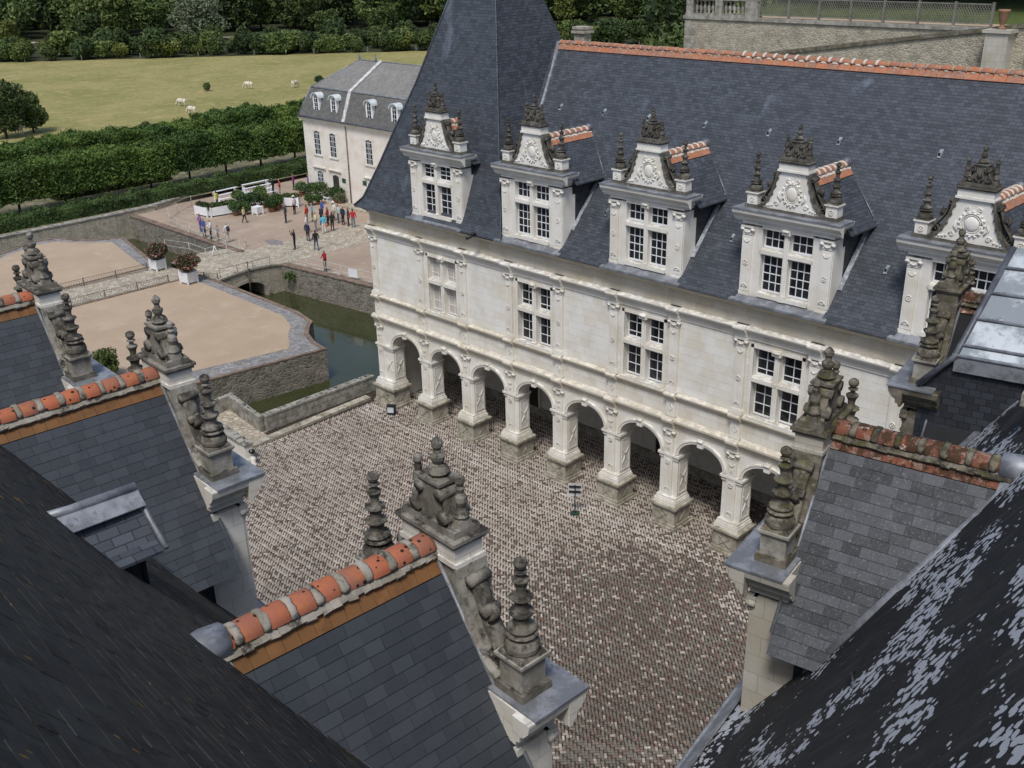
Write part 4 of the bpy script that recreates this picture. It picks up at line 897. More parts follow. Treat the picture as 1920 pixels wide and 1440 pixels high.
# recess beside it (old gate), flanking walls
b = MB(); b.prism([(-2.6,-5.9,0),(1.0,-6.35,0),(1.0,-6.6,0),(-2.6,-6.2,0)], (0,0,.85)); b.prism([(-2.9,-5.8,0),(-2.6,-5.8,0),(-2.4,-8.4,0),(-2.7,-8.4,0)], (0,0,.8)); b.prism([(-3,-6,-3),(1.4,-6,-3),(1.4,-9,-3),(-3,-9,-3)], (0,0,2.98))
GT = b.build('gate_recess', MOLD, label='weathered stone recess of the old gate at the moat edge', cat='wall')
b = MB(); b.prism([(-2.6,-6.2,.002),(1.9,-6.6,.002),(2.0,-8.3,.002),(-2.4,-8.5,.002)], (0,0,.02)); b.build('recess_floor', COB, GT)
LP = empty('gate_pier_wall', (3,-8.7,0), -.05, 'low white wall ending in a pier with a lamp at the courtyard edge', 'wall')
b = MB(); b.box(-4.5,.0,-.14,.14,0,.85); b.box(0,.45,-.2,.2,0,.9); b.box(-.03,.5,-.24,.24,0,.2); b.build('masonry', MS, LP)
b = MB(); b.box(-4.5,.5,-.24,.24,.9,1.0); b.build('coping', MOLD, LP)
b = MB(); b.lathe((.75,0,0), [(.17,0),(.17,.05),(.09,.12),(.15,.3),(.09,.42)], 10); b.build('lamp_foot', MS, LP)
b = MB(); b.tube([(.55,0,.62),(.8,0,.7)], [.09,.13], 10); b.tube([(.79,0,.69),(.82,0,.705)], [.13,.12], 10, 1); b.build('lamp_head', [IRON, GLS], LP)
# floodlight by the corner pier
FL = empty('floodlight', (4.3,-.75,0), R(35), 'black floodlight standing at the foot of the corner pier', 'floodlight')
b = MB(); b.box(-.2,.2,-.13,.12,.0,.1); b.prism([(-.22,-.16,.1),(.22,-.16,.1),(.22,.1,.1),(-.22,.1,.1)], (0,.05,.42)); b.build('housing', IRON, FL)
b = MB(); b.prism([(-.17,-.175,.17),(.17,-.175,.17),(.17,-.14,.45),(-.17,-.14,.45)], (0,-.01,0)); b.build('glass', simple('lamp_glass', (.55,.6,.62), .1), FL)
# direction sign
SG = empty('direction_sign', (18.0,-1.9,0), R(38), 'black direction post with two arrows on a clear panel in the courtyard', 'sign')
b = MB(); b.box(-.2,.2,-.16,.16,0.03,.07); b.build('foot', simple('sign_green', (.02,.05,.035), .6), SG)
b = MB(); b.box(-.022,.022,-.022,.022,.07,1.42); b.build('post', IRON, SG)
b = MB(); b.box(-.3,.3,.024,.032,.85,1.48); b.build('panel', simple('acrylic_white', (.6,.61,.62), .25), SG)
for z in (1.34, 1.1):
    b = MB(); b.prism([(-.26,-.03,z-.035),(.2,-.03,z-.035),(.27,-.03,z),(.2,-.03,z+.035),(-.26,-.03,z+.035)], (0,.05,0)); b.build('arrow_board', IRON, SG)
# ---------------- gatehouse building with mansard roof ----------------
RENDER_ = limestone('house_render', (.74,.69,.62), .45); QUOIN = limestone('house_quoin', (.72,.7,.63), .4)
SLM = slate('slate_mansard', (.12,.117,.11), (.3,.16), .2, .2, rough=.7, streak=(.5,.5,2.))
SLMT = slate('slate_mansard_top', (.19,.182,.168), (.3,.2), .12, .3, rough=.8, streak=(.25,1.2,1.))
HS = empty('gatehouse', (-41.2,26.4,0), 0, 'cream gatehouse with grey mansard roof and round headed dormers beyond the court', 'house')
HL, HD = 22, 9
b = MB(); b.box(0, HL, 0, HD, -.1, 7.2); b.build('wall', RENDER_, HS)
for k in range(20):
    w = .55 if k % 2 else .38; z = .05+k*.355
    for nm, xx, yy in (('a', -.02, -.02),):
        b = MB(); b.box(-.02, w, -.025, .4, z, z+.33); b.build('quoin', QUOIN, HS)
    b = MB(); b.box(6.55-w, 6.55, -.025, .1, z, z+.33); b.build('quoin', QUOIN, HS)
b = MB(); pc = [(0,7.1),(.08,7.1),(.12,7.25),(.28,7.38),(.3,7.5),(0,7.55)]; b.sweep(pc, (-.3,0,0), (HL,0,0), (0,-1,0)); b.sweep(pc, (0,-.3,0), (0,HD,0), (-1,0,0)); b.build('cornice', QUOIN, HS)
b = MB(); A = [(-.3,-.3,7.55),(HL,-.3,7.55),(HL,HD+.3,7.55),(-.3,HD+.3,7.55)]; B = [(.75,.75,10.15),(HL,.75,10.15),(HL,HD-.75,10.15),(.75,HD-.75,10.15)]
for i in (0, 2, 3): j = (i+1) % 4; b.poly([A[i],A[j],B[j],B[i]], 0)
rd = [(3.6,HD/2,12.4),(HL,HD/2,12.4)]
b.poly([B[0],B[1],rd[1],rd[0]], 1); b.poly([B[3],B[0],rd[0]], 1); b.poly([B[2],B[3],rd[0],rd[1]], 1); b.poly([A[1],A[2],B[2],rd[1],B[1]], 0); b.poly(A[::-1], 0)
b.build('roof', [SLM, SLMT], HS, fix=False)
b = MB(); b.tube([(-.34,-.36,7.56),(HL,-.36,7.56)], .09, 6); b.build('gutter', LEADD, HS)
b = MB()
for p, q in ((B[0],B[1]),(B[3],B[0]),(rd[0],rd[1]),(B[0],rd[0]),(A[0],B[0])): b.tube([p, q], .07, 5)
b.build('roof_lead', LEAD, HS)
b = MB(); x = 6.55; b.prism([(x,-.3,7.58),(x+.42,-.3,7.58),(x+.42,.75,10.19),(x,.75,10.19)], (0,-.05,.06)); b.prism([(x,.75,10.19),(x+.42,.75,10.19),(x+.42,HD/2,12.44),(x,HD/2,12.44)], (0,0,.07)); b.build('parting_strip', simple('strip_white', (.6,.6,.58), .7, .2, 3), HS)
b = MB(); b.tube([(6.75,-.12,7.4),(6.72,-.1,3.5),(6.7,-.1,0)], .055, 6); b.build('downpipe', COPE, HS)
b = MB()
for x in (3.6, 6.0): b.taper((x,HD/2), .1, .03, 12.4, 13.0)
b.build('ridge_finials', LEAD, HS)
def seg_win(par, xc, z0, z1, w, name='window', door=False):
    b = MB(); n = 6; rise = .16
    arc = lambda hw, zz, y: [(xc-hw+2*hw*i/n, y, zz+rise*math.sin(math.pi*i/n)) for i in range(n+1)]
    o = arc(w/2+.2, z1+.18, -.03); i_ = arc(w/2, z1, -.03)
    for k in range(n): b.prism([i_[k], i_[k+1], o[k+1], o[k]], (0,.12,0))
    for q in (-1, 1): b.box(*sorted((xc+q*w/2, xc+q*(w/2+.2))), -.03, .09, z0, z1+.1)
    if not door: b.box(xc-w/2-.25, xc+w/2+.25, -.1, .09, z0-.14, z0)
    r = b.build(name, QUOIN, par)
    g = MB(); g.prism([(xc-w/2,-.012,z0),(xc+w/2,-.012,z0)]+[(p[0],-.012,p[2]) for p in i_[::-1]], (0,-.004,0)); g.build('glass' if not door else 'door_leaf', GLS if not door else WOODD, r)
    if not door:
        f = MB(); t = .035
        for k in range(5): f.box(xc-w/2+.03, xc+w/2-.03, -.03, -.017, z0+(z1-z0)*k/4.3-t/2+.03, z0+(z1-z0)*k/4.3+t/2+.03)
        for xx in (-w/2+.03, -w/6, w/6, w/2-.03, 0): f.box(xc+xx-t/2, xc+xx+t/2, -.031, -.018, z0, z1+.05)
        f.build('window_frame', WHT, r)
for x in (2.05, 4.5, 9.9, 13.4, 16.8): seg_win(HS, x, 4.1, 6.15, .95)
seg_win(HS, 2.05, .8, 2.35, .95); seg_win(HS, 4.5, .1, 2.3, .95, 'door', True); seg_win(HS, 9.9, .1, 2.3, 1.0, 'door', True)
for x in (2.05, 4.5, 9.9):
    b = MB(); b.sweep([(0,2.72),(.1,2.72),(.2,2.85),(.2,2.92),(0,2.95)], (x-.95,0,0), (x+.95,0,0), (0,-1,0)); b.build('door_hood', QUOIN, HS)
for x, z in ((5.75,2.1),(8.9,2.3)):
    b = MB(); b.box(x-.28, x+.28, -.05, -.01, z-.2, z+.2); b.build('notice_board', simple('board_green', (.03,.09,.05), .5), HS)
def oeil(par, xc):
    b = MB(); n = 10; z0, z1 = 7.85, 9.35; w = .42; yf = .0
    outl = [(xc-w-.22,z0),(xc-w-.05,z0+.45),(xc-w-.06,z1)]+[(xc-(w+.1)*math.cos(math.pi*i/n), z1+.42*math.sin(math.pi*i/n)) for i in range(n+1)]+[(xc+w+.06,z1),(xc+w+.05,z0+.45),(xc+w+.22,z0)]
    b.prism([(x,yf,z) for x, z in outl], (0,.25,0)); b.box(xc-.75, xc+.75, -.06, .25, z0-.12, z0)
    b.box(xc-w-.02, xc+w+.02, .25, .9, z0, z1)
    r = b.build('roof_window', WHT, par)
    b = MB(); m = 12
    for i in range(m):
        a0, a1 = math.pi*i/m, math.pi*(i+1)/m; f = lambda a, y, k: (xc-(w+.2)*k*math.cos(a), y, z1+.5*k*math.sin(a))
        b.prism([f(a0,-.16,1),f(a1,-.16,1),f(a1,-.16,.86),f(a0,-.16,.86)], (0,1.1,0))
    b.build('hood', simple('zinc_white', (.62,.68,.68), .4), r)
    b = MB(); b.prism([(xc-w*.55,-.004,z0+.2),(xc+w*.55,-.004,z0+.2)]+[(xc+w*.6*math.cos(math.pi*i/n), -.004, z1-.05+.3*math.sin(math.pi*i/n)) for i in range(n+1)], (0,-.006,0)); b.build('glass', GLS, r)
    b = MB(); b.box(xc-.02, xc+.02, -.025, -.011, z0+.2, z1+.2)
    for k in range(4): b.box(xc-w*.55, xc+w*.55, -.024, -.012, z0+.3+.38*k, z0+.33+.38*k)
    b.build('window_frame', WHT, r)
for x in (2.4, 5.1, 10.3, 13.8, 17.4): oeil(HS, x)
# ---------------- upper terrace behind the wing ----------------
TZ = 17.75
b = MB(); b.box(2.72, 90, 26, 27, 4, TZ); b.box(2.72, 3.5, 26.9, 80, 4, TZ)
TW = b.build('terrace_wall', RUBP, label='high pale rubble terrace wall with balustrade and ramp behind the roof', cat='wall')
b = MB(); b.box(2.6, 60, 25.9, 26.6, TZ+.003, TZ+.2); b.build('coping', MOLD, TW)
for k in range(12): z = 12.2+k*.46; w = .5 if k % 2 else .8; b = MB(); b.box(2.7, 2.7+w, 25.97, 26.3, z, z+.44); b.build('quoin', MOLD, TW)
BLU = empty('balustrade', (2.75,26.2,TZ+.2), 0, 'grey stone balustrade at the corner of the upper terrace', 'balustrade')
b = MB(); b.box(-.05, 5.2, -.22, .3, 0, .14); b.build('base_rail', MOLD, BLU); b = MB(); b.box(-.05, 5.2, -.2, .28, .92, 1.05); b.build('hand_rail', MOLD, BLU)
for x0, x1 in ((0,.5),(2.15,2.65),(4.3,5.15)):
    b = MB(); b.box(x0, x1, -.2, .28, .14, .92); b.build('pedestal', MOLD, BLU)
bm_ = None
for x in [.66+.3*i for i in range(5)]+[2.8+.3*i for i in range(5)]:
    if bm_ is None:
        b = MB(); b.lathe((0,0,.14), [(.1,0),(.1,.06),(.05,.12),(.12,.3),(.1,.4),(.05,.55),(.06,.66),(.09,.7),(.09,.78)], 10); bm_ = b.build('baluster', MOLD, BLU, T((x,.04,0))).data
    else: link('baluster', bm_, BLU, T((x,.04,0)))
LFN = empty('terrace_fence', (7.95,26.2,TZ+.2), 0, 'grey wooden lattice fence on the upper terrace', 'fence')
WG = simple('weathered_wood', (.2,.19,.165), .9)
for k in range(8):
    b = MB(); b.box(-.06, .06, -.06, .06, 0, 1.2); b.build('post', WG, LFN, T((k*1.95,0,0)))
    if k < 7:
        b = MB(); b.bar((.06,0,1.1), (1.89,0,1.1), .05, .06); b.bar((.06,0,.15), (1.89,0,.15), .05, .06)
        for i in range(-4, 14):
            x0 = .06+i*.14; 
            for s in (1, -1):
                xa, xb = (x0, x0+.95*.6); xa2, xb2 = max(.06, xa), min(1.89, xb)
                if xb2-xa2 < .08: continue
                za, zb = .15+.95*(xa2-xa)/(xb-xa), .15+.95*(xb2-xa)/(xb-xa)
                b.bar((xa2,s*.012,za if s > 0 else 1.25-za), (xb2,s*.012,zb if s > 0 else 1.25-zb), .018, .025)
        b.build('lattice_panel', WG, LFN, T((k*1.95,0,0)))
b = MB(); b.prism([(9.6,24.6,4),(24,24.6,4),(24,24.6,18.15),(9.6,24.6,16.0)], (0,1.2,0)); RMP = b.build('ramp_wall', RUBP, label='pale rubble wall of the ramp rising in front of the terrace', cat='wall')
b = MB(); b.prism([(9.3,24.5,15.96),(24,24.5,18.16),(24,24.5,18.34),(9.3,24.5,16.14)], (0,1.4,0)); b.build('coping', MOLDM, RMP)
b = MB(); b.box(22.2, 23.6, 23.6, 24.8, 4, 15.9); b.box(22.35, 23.45, 23.7, 24.7, 16.05, 17.9); b.box(22.1, 23.7, 23.5, 24.9, 15.9, 16.05); b.box(22.2, 23.6, 23.6, 24.8, 17.9, 18.05)
b.build('gate_pedestal', MGREY, label='grey stone pedestal with an urn at the ramp corner', cat='pedestal')
b = MB(); b.lathe((22.9,24.2,18.05), [(.2,0),(.22,.06),(.1,.14),(.12,.24),(.22,.5),(.26,.8),(.3,.86),(.27,.92)], 14); b.build('urn', simple('urn_terracotta', (.26,.15,.09), .9), label='terracotta urn on the ramp corner pedestal', cat='urn')
b = MB(); b.poly([(2.8,26.6,TZ+.01),(140,26.6,TZ+.01),(140,30.5,TZ+.01),(2.8,30.5,TZ+.01)]); b.build('terrace_path', SAND, kind='structure', fix=False)
b = MB(); b.poly([(2.8,30.5,TZ+.005),(200,30.5,TZ+.005),(200,140,TZ+6),(2.8,140,TZ+6)]); b.build('terrace_lawn', LAWN, kind='structure', fix=False)
# ---------------- vegetation ----------------
def leafm(name, c0, c1, rough=.6):
    t = NT(name); c = t.mix(t.rand(), c0, c1); c = t.mix(t.ramp(t.oi.outputs['Random'], 0, 1, 0, .55), c, tuple(q*k for q, k in zip(c1, (1.5,1.25,1.0)))); c = t.mix(t.ramp(t.math('FRACT', t.math('MULTIPLY', t.oi.outputs['Random'], 7.3)), .5, 1, 0, .5), c, tuple(q*.6 for q in c0)); c = t.mix(t.ramp(t.noise(.5, 3), .4, .65, 0, .6), c, tuple(q*.6 for q in c0))
    m = t.out(c, rough, None, .25); return m
LF = {'dark': leafm('leaf_dark', (.03,.052,.017), (.07,.11,.034)), 'mid': leafm('leaf_mid', (.05,.088,.024), (.12,.17,.05)), 'yel': leafm('leaf_yellow_green', (.075,.105,.024), (.15,.18,.045)),
      'silver': leafm('leaf_silver', (.085,.115,.06), (.17,.2,.12)), 'alley': leafm('leaf_alley', (.036,.08,.016), (.105,.18,.04)), 'hedge': leafm('leaf_hedge', (.035,.07,.018), (.075,.12,.034)), 'pot': leafm('leaf_pot', (.03,.07,.02), (.08,.14,.04)), 'pink': leafm('flower_pink', (.42,.1,.16), (.6,.25,.3)), 'vine': leafm('leaf_autumn', (.07,.055,.02), (.1,.085,.03))}
BARK = simple('bark', (.09,.075,.06), .95, .3, 4)
def leaves(n, shape, size, seed, up=.3):
    r = np.random.default_rng(seed); pts = shape(r, n); n = len(pts)
    d = r.normal(size=(n,3)); d /= np.linalg.norm(d, axis=1)[:,None]; a = np.cross(d, r.normal(size=(n,3))); a /= np.linalg.norm(a, axis=1)[:,None]; c = np.cross(d, a)
    s = size*(.6+.8*r.random((n,1)))
    v = np.stack([pts-a*s*.5-c*s*.28, pts+a*s*.5-c*s*.28*.2, pts+a*s*.5+c*s*.28, pts-a*s*.5+c*s*.28*.6], 1).reshape(-1,3)
    return v, np.arange(4*n).reshape(-1,4)
def leafmesh(name, parts, mats):
    V = []; F = []; Mi = []; o = 0
    for (v, f), m in parts: V.append(v); F.append(f+o); o += len(v); Mi += [m]*len(f)
    me = bpy.data.meshes.new(name); me.from_pydata(np.concatenate(V).tolist(), [], np.concatenate(F).tolist())
    for q in mats: me.materials.append(q)
    me.polygons.foreach_set('material_index', Mi); me.update(); return me
def lobes(cs):
    cs = np.array(cs, float)    # cx,cy,cz,rx,ry,rz
    def f(r, n):
        w = (cs[:,3]*cs[:,4]+cs[:,4]*cs[:,5])**1.; k = r.choice(len(cs), n, p=w/w.sum()); d = r.normal(size=(n,3)); d /= np.linalg.norm(d, axis=1)[:,None]
        rad = np.clip(1-np.abs(r.normal(0,.16,(n,1))), .3, 1.1)*(1+.12*np.sin(d[:,:1]*9+d[:,1:2]*7+k[:,None]))
        p = cs[k,:3]+d*cs[k,3:]*rad; return p[(p[:,2] > .15)]
    return f
def tree_proto(seed, h, w, leaf, n, size, trunk=.22, kind='round'):
    r = np.random.default_rng(seed); cs = []
    for i in range(11):
        a = r.uniform(0, 6.28); zz = r.uniform(.34, .86)*h; rr = w*.5*(1-.5*abs(zz/h-.5))*r.uniform(.25,.75)
        if kind == 'cone': rr = w*.5*(1.05-zz/h)*r.uniform(.3,.8)
        s = w*r.uniform(.2,.32); cs.append((rr*math.cos(a), rr*math.sin(a), zz, s, s, s*r.uniform(.7,1.05)))
    cs.append((0,0,h*.55,w*.3,w*.3,h*.34)); cs.append((0,0,h*.3,w*.36,w*.36,h*.2))
    crown = leafmesh('crown', [(leaves(n, lobes(cs), size, seed), 0)], [LF[leaf]])
    b = MB(); b.tube([(0,0,-.2),(.05*h*.1,0,h*.2),(.0,.1,h*.5),(.1,0,h*.72)], [h*.028,h*.022,h*.014,h*.006], 7)
    for i in range(6): a = i*1.1+seed; b.tube([(0,0,h*(.22+.06*i)), (math.cos(a)*w*.17, math.sin(a)*w*.17, h*(.34+.06*i)), (math.cos(a)*w*.33, math.sin(a)*w*.33, h*(.42+.06*i))], [h*.011,h*.008,h*.003], 5)
    return crown, b.mesh('trunk', BARK)
def plant_tree(name, proto, loc, s, rz, label, group, cat='tree'):
    e = empty(name, loc, rz, label, cat, group); e.scale = (s*random.uniform(.85,1.25), s*random.uniform(.85,1.25), s*random.uniform(.85,1.1))
    link('crown', proto[0], e); link('trunk', proto[1], e); return e
PD = [tree_proto(11, 14, 11, 'dark', 5200, .8), tree_proto(12, 15, 10, 'dark', 5200, .8)]
PM = [tree_proto(21, 13, 11, 'mid', 5200, .75), tree_proto(22, 12, 9, 'mid', 5000, .75), tree_proto(23, 14, 12, 'mid', 5200, .8)]
PY = [tree_proto(31, 12, 9, 'yel', 4200, .75)]
PS = [tree_proto(41, 12, 12, 'silver', 5200, .6), tree_proto(42, 5, 3.6, 'silver', 1800, .4, kind='cone')]
PB = [tree_proto(51, 4.2, 5.2, 'mid', 2600, .5), tree_proto(52, 4.6, 5, 'dark', 2600, .5), tree_proto(53, 4, 4.6, 'yel', 2200, .5)]
fa, fb = Vector((-222,28)), Vector((-62,205)); fd = (fb-fa); fl = fd.length; fd /= fl; fn = Vector((-fd.y, fd.x))
def fpos(t, off): p = fa+fd*t+fn*off; return (p.x, p.y, -.1)
GT_ = 'trees of the wood beyond the pasture'
rr = random.Random(3)
KL = {'PD':'dark green tree in the far wood', 'PM':'mid green tree in the far wood', 'PY':'yellow green tree in the far wood', 'PS':'silvery willow in the far wood', 'PB':'green bush along the far pasture edge'}
t = -30
while t < fl+20:                       # scrub along the pasture edge
    for off in (3.5, 9.5, 17, 25):
        p = fpos(t+rr.uniform(-2.4,2.4), off+rr.uniform(-2,2)); k = rr.choice((0,0,1,1,1,2)); s = rr.uniform(.6,1.25)*(1 if off < 12 else .85)
        if not inframe((p[0],p[1],2), 140) and not inframe((p[0],p[1],9), 140): continue
        plant_tree('bush', PB[k], p, s, rr.uniform(0,6.3), KL['PB'] if k != 2 else 'yellow green bush along the far pasture edge' if k == 2 else '', 'scrub along the pasture edge', 'bush')
    t += 3.9
t = -30
while t < fl+20:                       # trees, in ranks
    for off, sc in ((38,.62),(64,1.0),(76,1.15),(92,1.2),(112,1.3),(140,1.4)):
        if off == 38 and rr.random() < .75: continue
        p = fpos(t+rr.uniform(-4,4), off+rr.uniform(-4,4)); u = rr.random()
        if (Vector(p[:2])-Vector((-204,109))).length < 11: continue
        if not inframe((p[0],p[1],4), 200) and not inframe((p[0],p[1],16), 200): continue
        ps, kk = (PD, 'PD') if u < (.38 if off < 90 else .75) else (PM, 'PM') if u < .86 else (PY, 'PY') if u < .95 else (PS[:1], 'PS')
        if kk == 'PY' and off > 70: ps, kk = PM, 'PM'
        plant_tree({'PD':'dark_tree','PM':'green_tree','PY':'yellow_green_tree','PS':'silver_willow'}[kk], rr.choice(ps), p, sc*rr.uniform(.8,1.15), rr.uniform(0,6.3), KL[kk], GT_)
    t += 8.5
plant_tree('silver_willow', PS[0], (-204,109,0), 1.0, 1., 'large silvery willow standing out from the dark wood', GT_)
for i, (x, y, s) in enumerate(((-188.5,96.5,1.1),(-170.5,103,.75),(-165.5,108,.95),(-195,84,.7))): plant_tree('silver_shrub', PS[1], (x,y,0), s, i, 'small silvery shrub at the pasture edge', 'silver shrubs at the pasture edge', 'shrub')
b = MB(); A, B_ = fpos(-60, 47), fpos(fl+60, 47); A2, B2 = fpos(-60, 51), fpos(fl+60, 51)
b.poly([(A[0],A[1],.1),(B_[0],B_[1],.1),(B2[0],B2[1],.1),(A2[0],A2[1],.1)]); b.build('track', SAND, kind='structure', fix=False)
b = MB(); A, B_ = fpos(-90, 1.5), fpos(fl+150, 1.5); A2, B2 = fpos(-90, 400), fpos(fl+150, 400)
b.poly([(A[0],A[1],.03),(B_[0],B_[1],.03),(B2[0],B2[1],.03),(A2[0],A2[1],.03)]); b.build('wood_floor', groundm('wood_floor', (.045,.05,.022), (.03,.034,.016), None, .2, 2), kind='structure', fix=False)
b = MB()
for i in range(-10, 60, 3): p = fpos(i*4+rr.uniform(-1,1), .4); b = MB(); b.box(-.07,.07,-.07,.07,-.1,1.25); b.build('fence_post', WG, None, T((p[0],p[1],0)), 'thin fence post at the far pasture edge', None, True, cat='post', group='fence posts along the far pasture edge') if inframe((p[0],p[1],1)) else None
PN = [tree_proto(91, 13, 11, 'mid', 15000, .42), tree_proto(92, 14, 11, 'dark', 15000, .42), tree_proto(93, 12, 10, 'mid', 14000, .4)]
# trees behind the terrace and to the right of the pavilion
for i, (x, y, z, k, s) in enumerate(((-14,62,2,0,1.35),(-6,66,3,1,1.3),(-22,72,2,2,1.5),(0,58,6,2,1.0),(-30,86,0,0,1.6),(-2,80,4,1,1.7),(-12,78,0,0,1.8),(-10,48,0,1,1.0),(-3,44,4,0,.95),(-38,96,0,2,1.5),(-20,56,-2,0,1.1))):
    plant_tree('green_tree', PN[(k+i) % 3], (x,y,z), s, i*1.3, 'leafy tree between pavilion roof and terrace', 'trees beside the terrace')
for i, (x, y) in enumerate(((6,40),(11,37),(16,41),(21,38),(26,42),(31,39),(36,43),(41,40),(8,48),(14,52),(20,50),(27,53),(34,50),(40,56),(47,54),(12,64),(24,66),(36,68))):
    plant_tree('park_tree', PD[i % 2], (x,y,TZ+.9), 1.25, i, 'dark park tree on the upper terrace', 'trees on the upper terrace')
# pleached alley, two rows
def boxcrown(w, d, z0, z1):
    def f(r, n):
        p = r.uniform(-1,1,(n,3)); m = r.integers(0,3,n); 
        for k in range(3): sel = (m == k) & (r.random(n) < .8); p[sel,k] = np.sign(p[sel,k])*(1-np.abs(r.normal(0,.13,sel.sum())))
        q = p*np.array([w/2,d/2,(z1-z0)/2]); q[:,2] += (z0+z1)/2; q += r.normal(0,.09,q.shape)
        nz = np.sin(q[:,1]*2.1)*.16+np.sin(q[:,0]*3.2+q[:,1]*1.3)*.14; q[:,2] += nz*(q[:,2] > z1-.9); q[:,0] *= 1+.08*np.sin(q[:,1]*2.7+q[:,2]*2)
        return q
    return f
ALP = []
for sd in (61, 62, 63):
    cr = leafmesh('crown', [(leaves(15000, boxcrown(3.7,4.3,1.6,4.4), .19, sd), 0)], [LF['alley']])
    b = MB(); b.tube([(0,0,0),(.05,.02,1.2),(0,0,2.5)], [.14,.11,.09], 7)
    for a in range(5): b.tube([(0,0,1.9),(math.cos(a*1.26)*.8,math.sin(a*1.26)*.9,2.5),(math.cos(a*1.26)*1.3,math.sin(a*1.26)*1.6,3.2)], [.06,.05,.02], 5)
    ALP.append((cr, b.mesh('trunk', BARK)))
for row, (x, z, dz) in enumerate(((-53.2,.35,1.0),(-64.8,.1,1.08))):
    for k in range(15):
        y = -18+k*4.25+row*2
        e = empty('alley_tree', (x+random.uniform(-.2,.2),y,z), 0, ('clipped tree in the nearer alley row', 'clipped tree in the farther alley row')[row], 'tree', ('nearer row of the clipped alley', 'farther row of the clipped alley')[row]); e.scale = (random.uniform(.92,1.08),1.0,dz*random.uniform(.9,1.1))
        cr, tr = ALP[(k*2+row) % 3]; link('crown', cr, e); link('trunk', tr, e)
b = MB(); b.poly([(-47.7,-60,.4),(-47.7,60,.4),(-74,60,.2),(-74,-60,.2)]); b.build('alley_path', groundm('alley_gravel', (.2,.18,.12), (.1,.1,.05), (.34,.3,.22), .3, 6), kind='structure', fix=False)
# hedges
def hedge(name, x0, x1, y0, y1, z0, z1, seed, leaf, label, n, size=.16):
    w, d = x1-x0, y1-y0; cx, cy = (x0+x1)/2, (y0+y1)/2
    me = leafmesh(name, [(leaves(n, boxcrown(w,d,z0,z1), size, seed), 0)], [LF[leaf]]); o = link(name, None if False else me, None, T((cx,cy,0)), label, cat='hedge')
    b = MB(); b.box(-w/2+.12, w/2-.12, -d/2+.1, d/2-.1, z0, z1-.12); b.build('inner_fill', LF['dark'], o); return o  # plain dark green box filling the hedge behind its leaves
hedge('clipped_hedge', -50.0, -48.1, -20, 38, .4, 1.5, 71, 'hedge', 'long low clipped hedge along the top of the grey wall', 60000)
hedge('clipped_hedge', -58.5, -56.5, 8, 20, .3, 1.5, 72, 'hedge', 'short hedge between the alley rows beside the lawn', 9000, .2)
# shrubs near
plant_tree('field_tree', tree_proto(81, 6.6, 5.2, 'dark', 6000, .34), (-98.8,19.6,0), 1., 0, 'dark leaning tree at the left edge of the pasture', None)
plant_tree('field_tree', tree_proto(82, 5.6, 4.4, 'mid', 6000, .32, kind='cone'), (-100.5,23.8,0), 1., 2, 'lighter green bushy tree beside the dark leaning one', None)
plant_tree('terrace_shrub', tree_proto(83, 1.5, 1.5, 'mid', 2600, .13), (-11.5,-8.6,0), 1.15, 0, 'round green shrub on the sand behind the near terracotta ridge', None, 'shrub')
b_ = leafmesh('ivy_tuft', [(leaves(900, lobes([(0,0,.1,.5,.5,.55),(0,.3,-.3,.4,.4,.5)]), .16, 84), 0)], [LF['mid']]); link('ivy_tuft', b_, None, T((-21.7,10.6,-.9)), 'green tuft growing on the bridge abutment above the water', cat='plant')
for i, (x, y, s) in enumerate(((-118,60,.28),(-106,74.5,.35))): plant_tree('thistle_clump', PB[1], (x,y,0), s, i, 'small dark clump of weeds in the pasture', 'weeds in the pasture', 'weeds')
# ---------------- people and cattle ----------------
def skinned(name, vs, es, rad, sub=1, root=0):
    me = bpy.data.meshes.new('tmp'); me.from_pydata(vs, es, []); o = bpy.data.objects.new('tmp', me); COL.objects.link(o)
    m = o.modifiers.new('s', 'SKIN'); m.use_smooth_shade = True
    lay = me.skin_vertices[0].data if me.skin_vertices else None
    for i, r in enumerate(rad): lay[i].radius = (r, r) if not hasattr(r, '__len__') else r
    lay[root].use_root = True
    q = o.modifiers.new('u', 'SUBSURF'); q.levels = sub; q.render_levels = sub
    dg = bpy.context.evaluated_depsgraph_get(); ev = o.evaluated_get(dg); out = bpy.data.meshes.new_from_object(ev); out.name = name
    bpy.data.objects.remove(o); return out
PC = {}
def pcol(c):
    if c not in PC: PC[c] = simple('cloth_%d' % len(PC), c, .85, .15, 8)
    return PC[c]
SKIN_, = (simple('skin', (.45,.26,.18), .6, .08),)
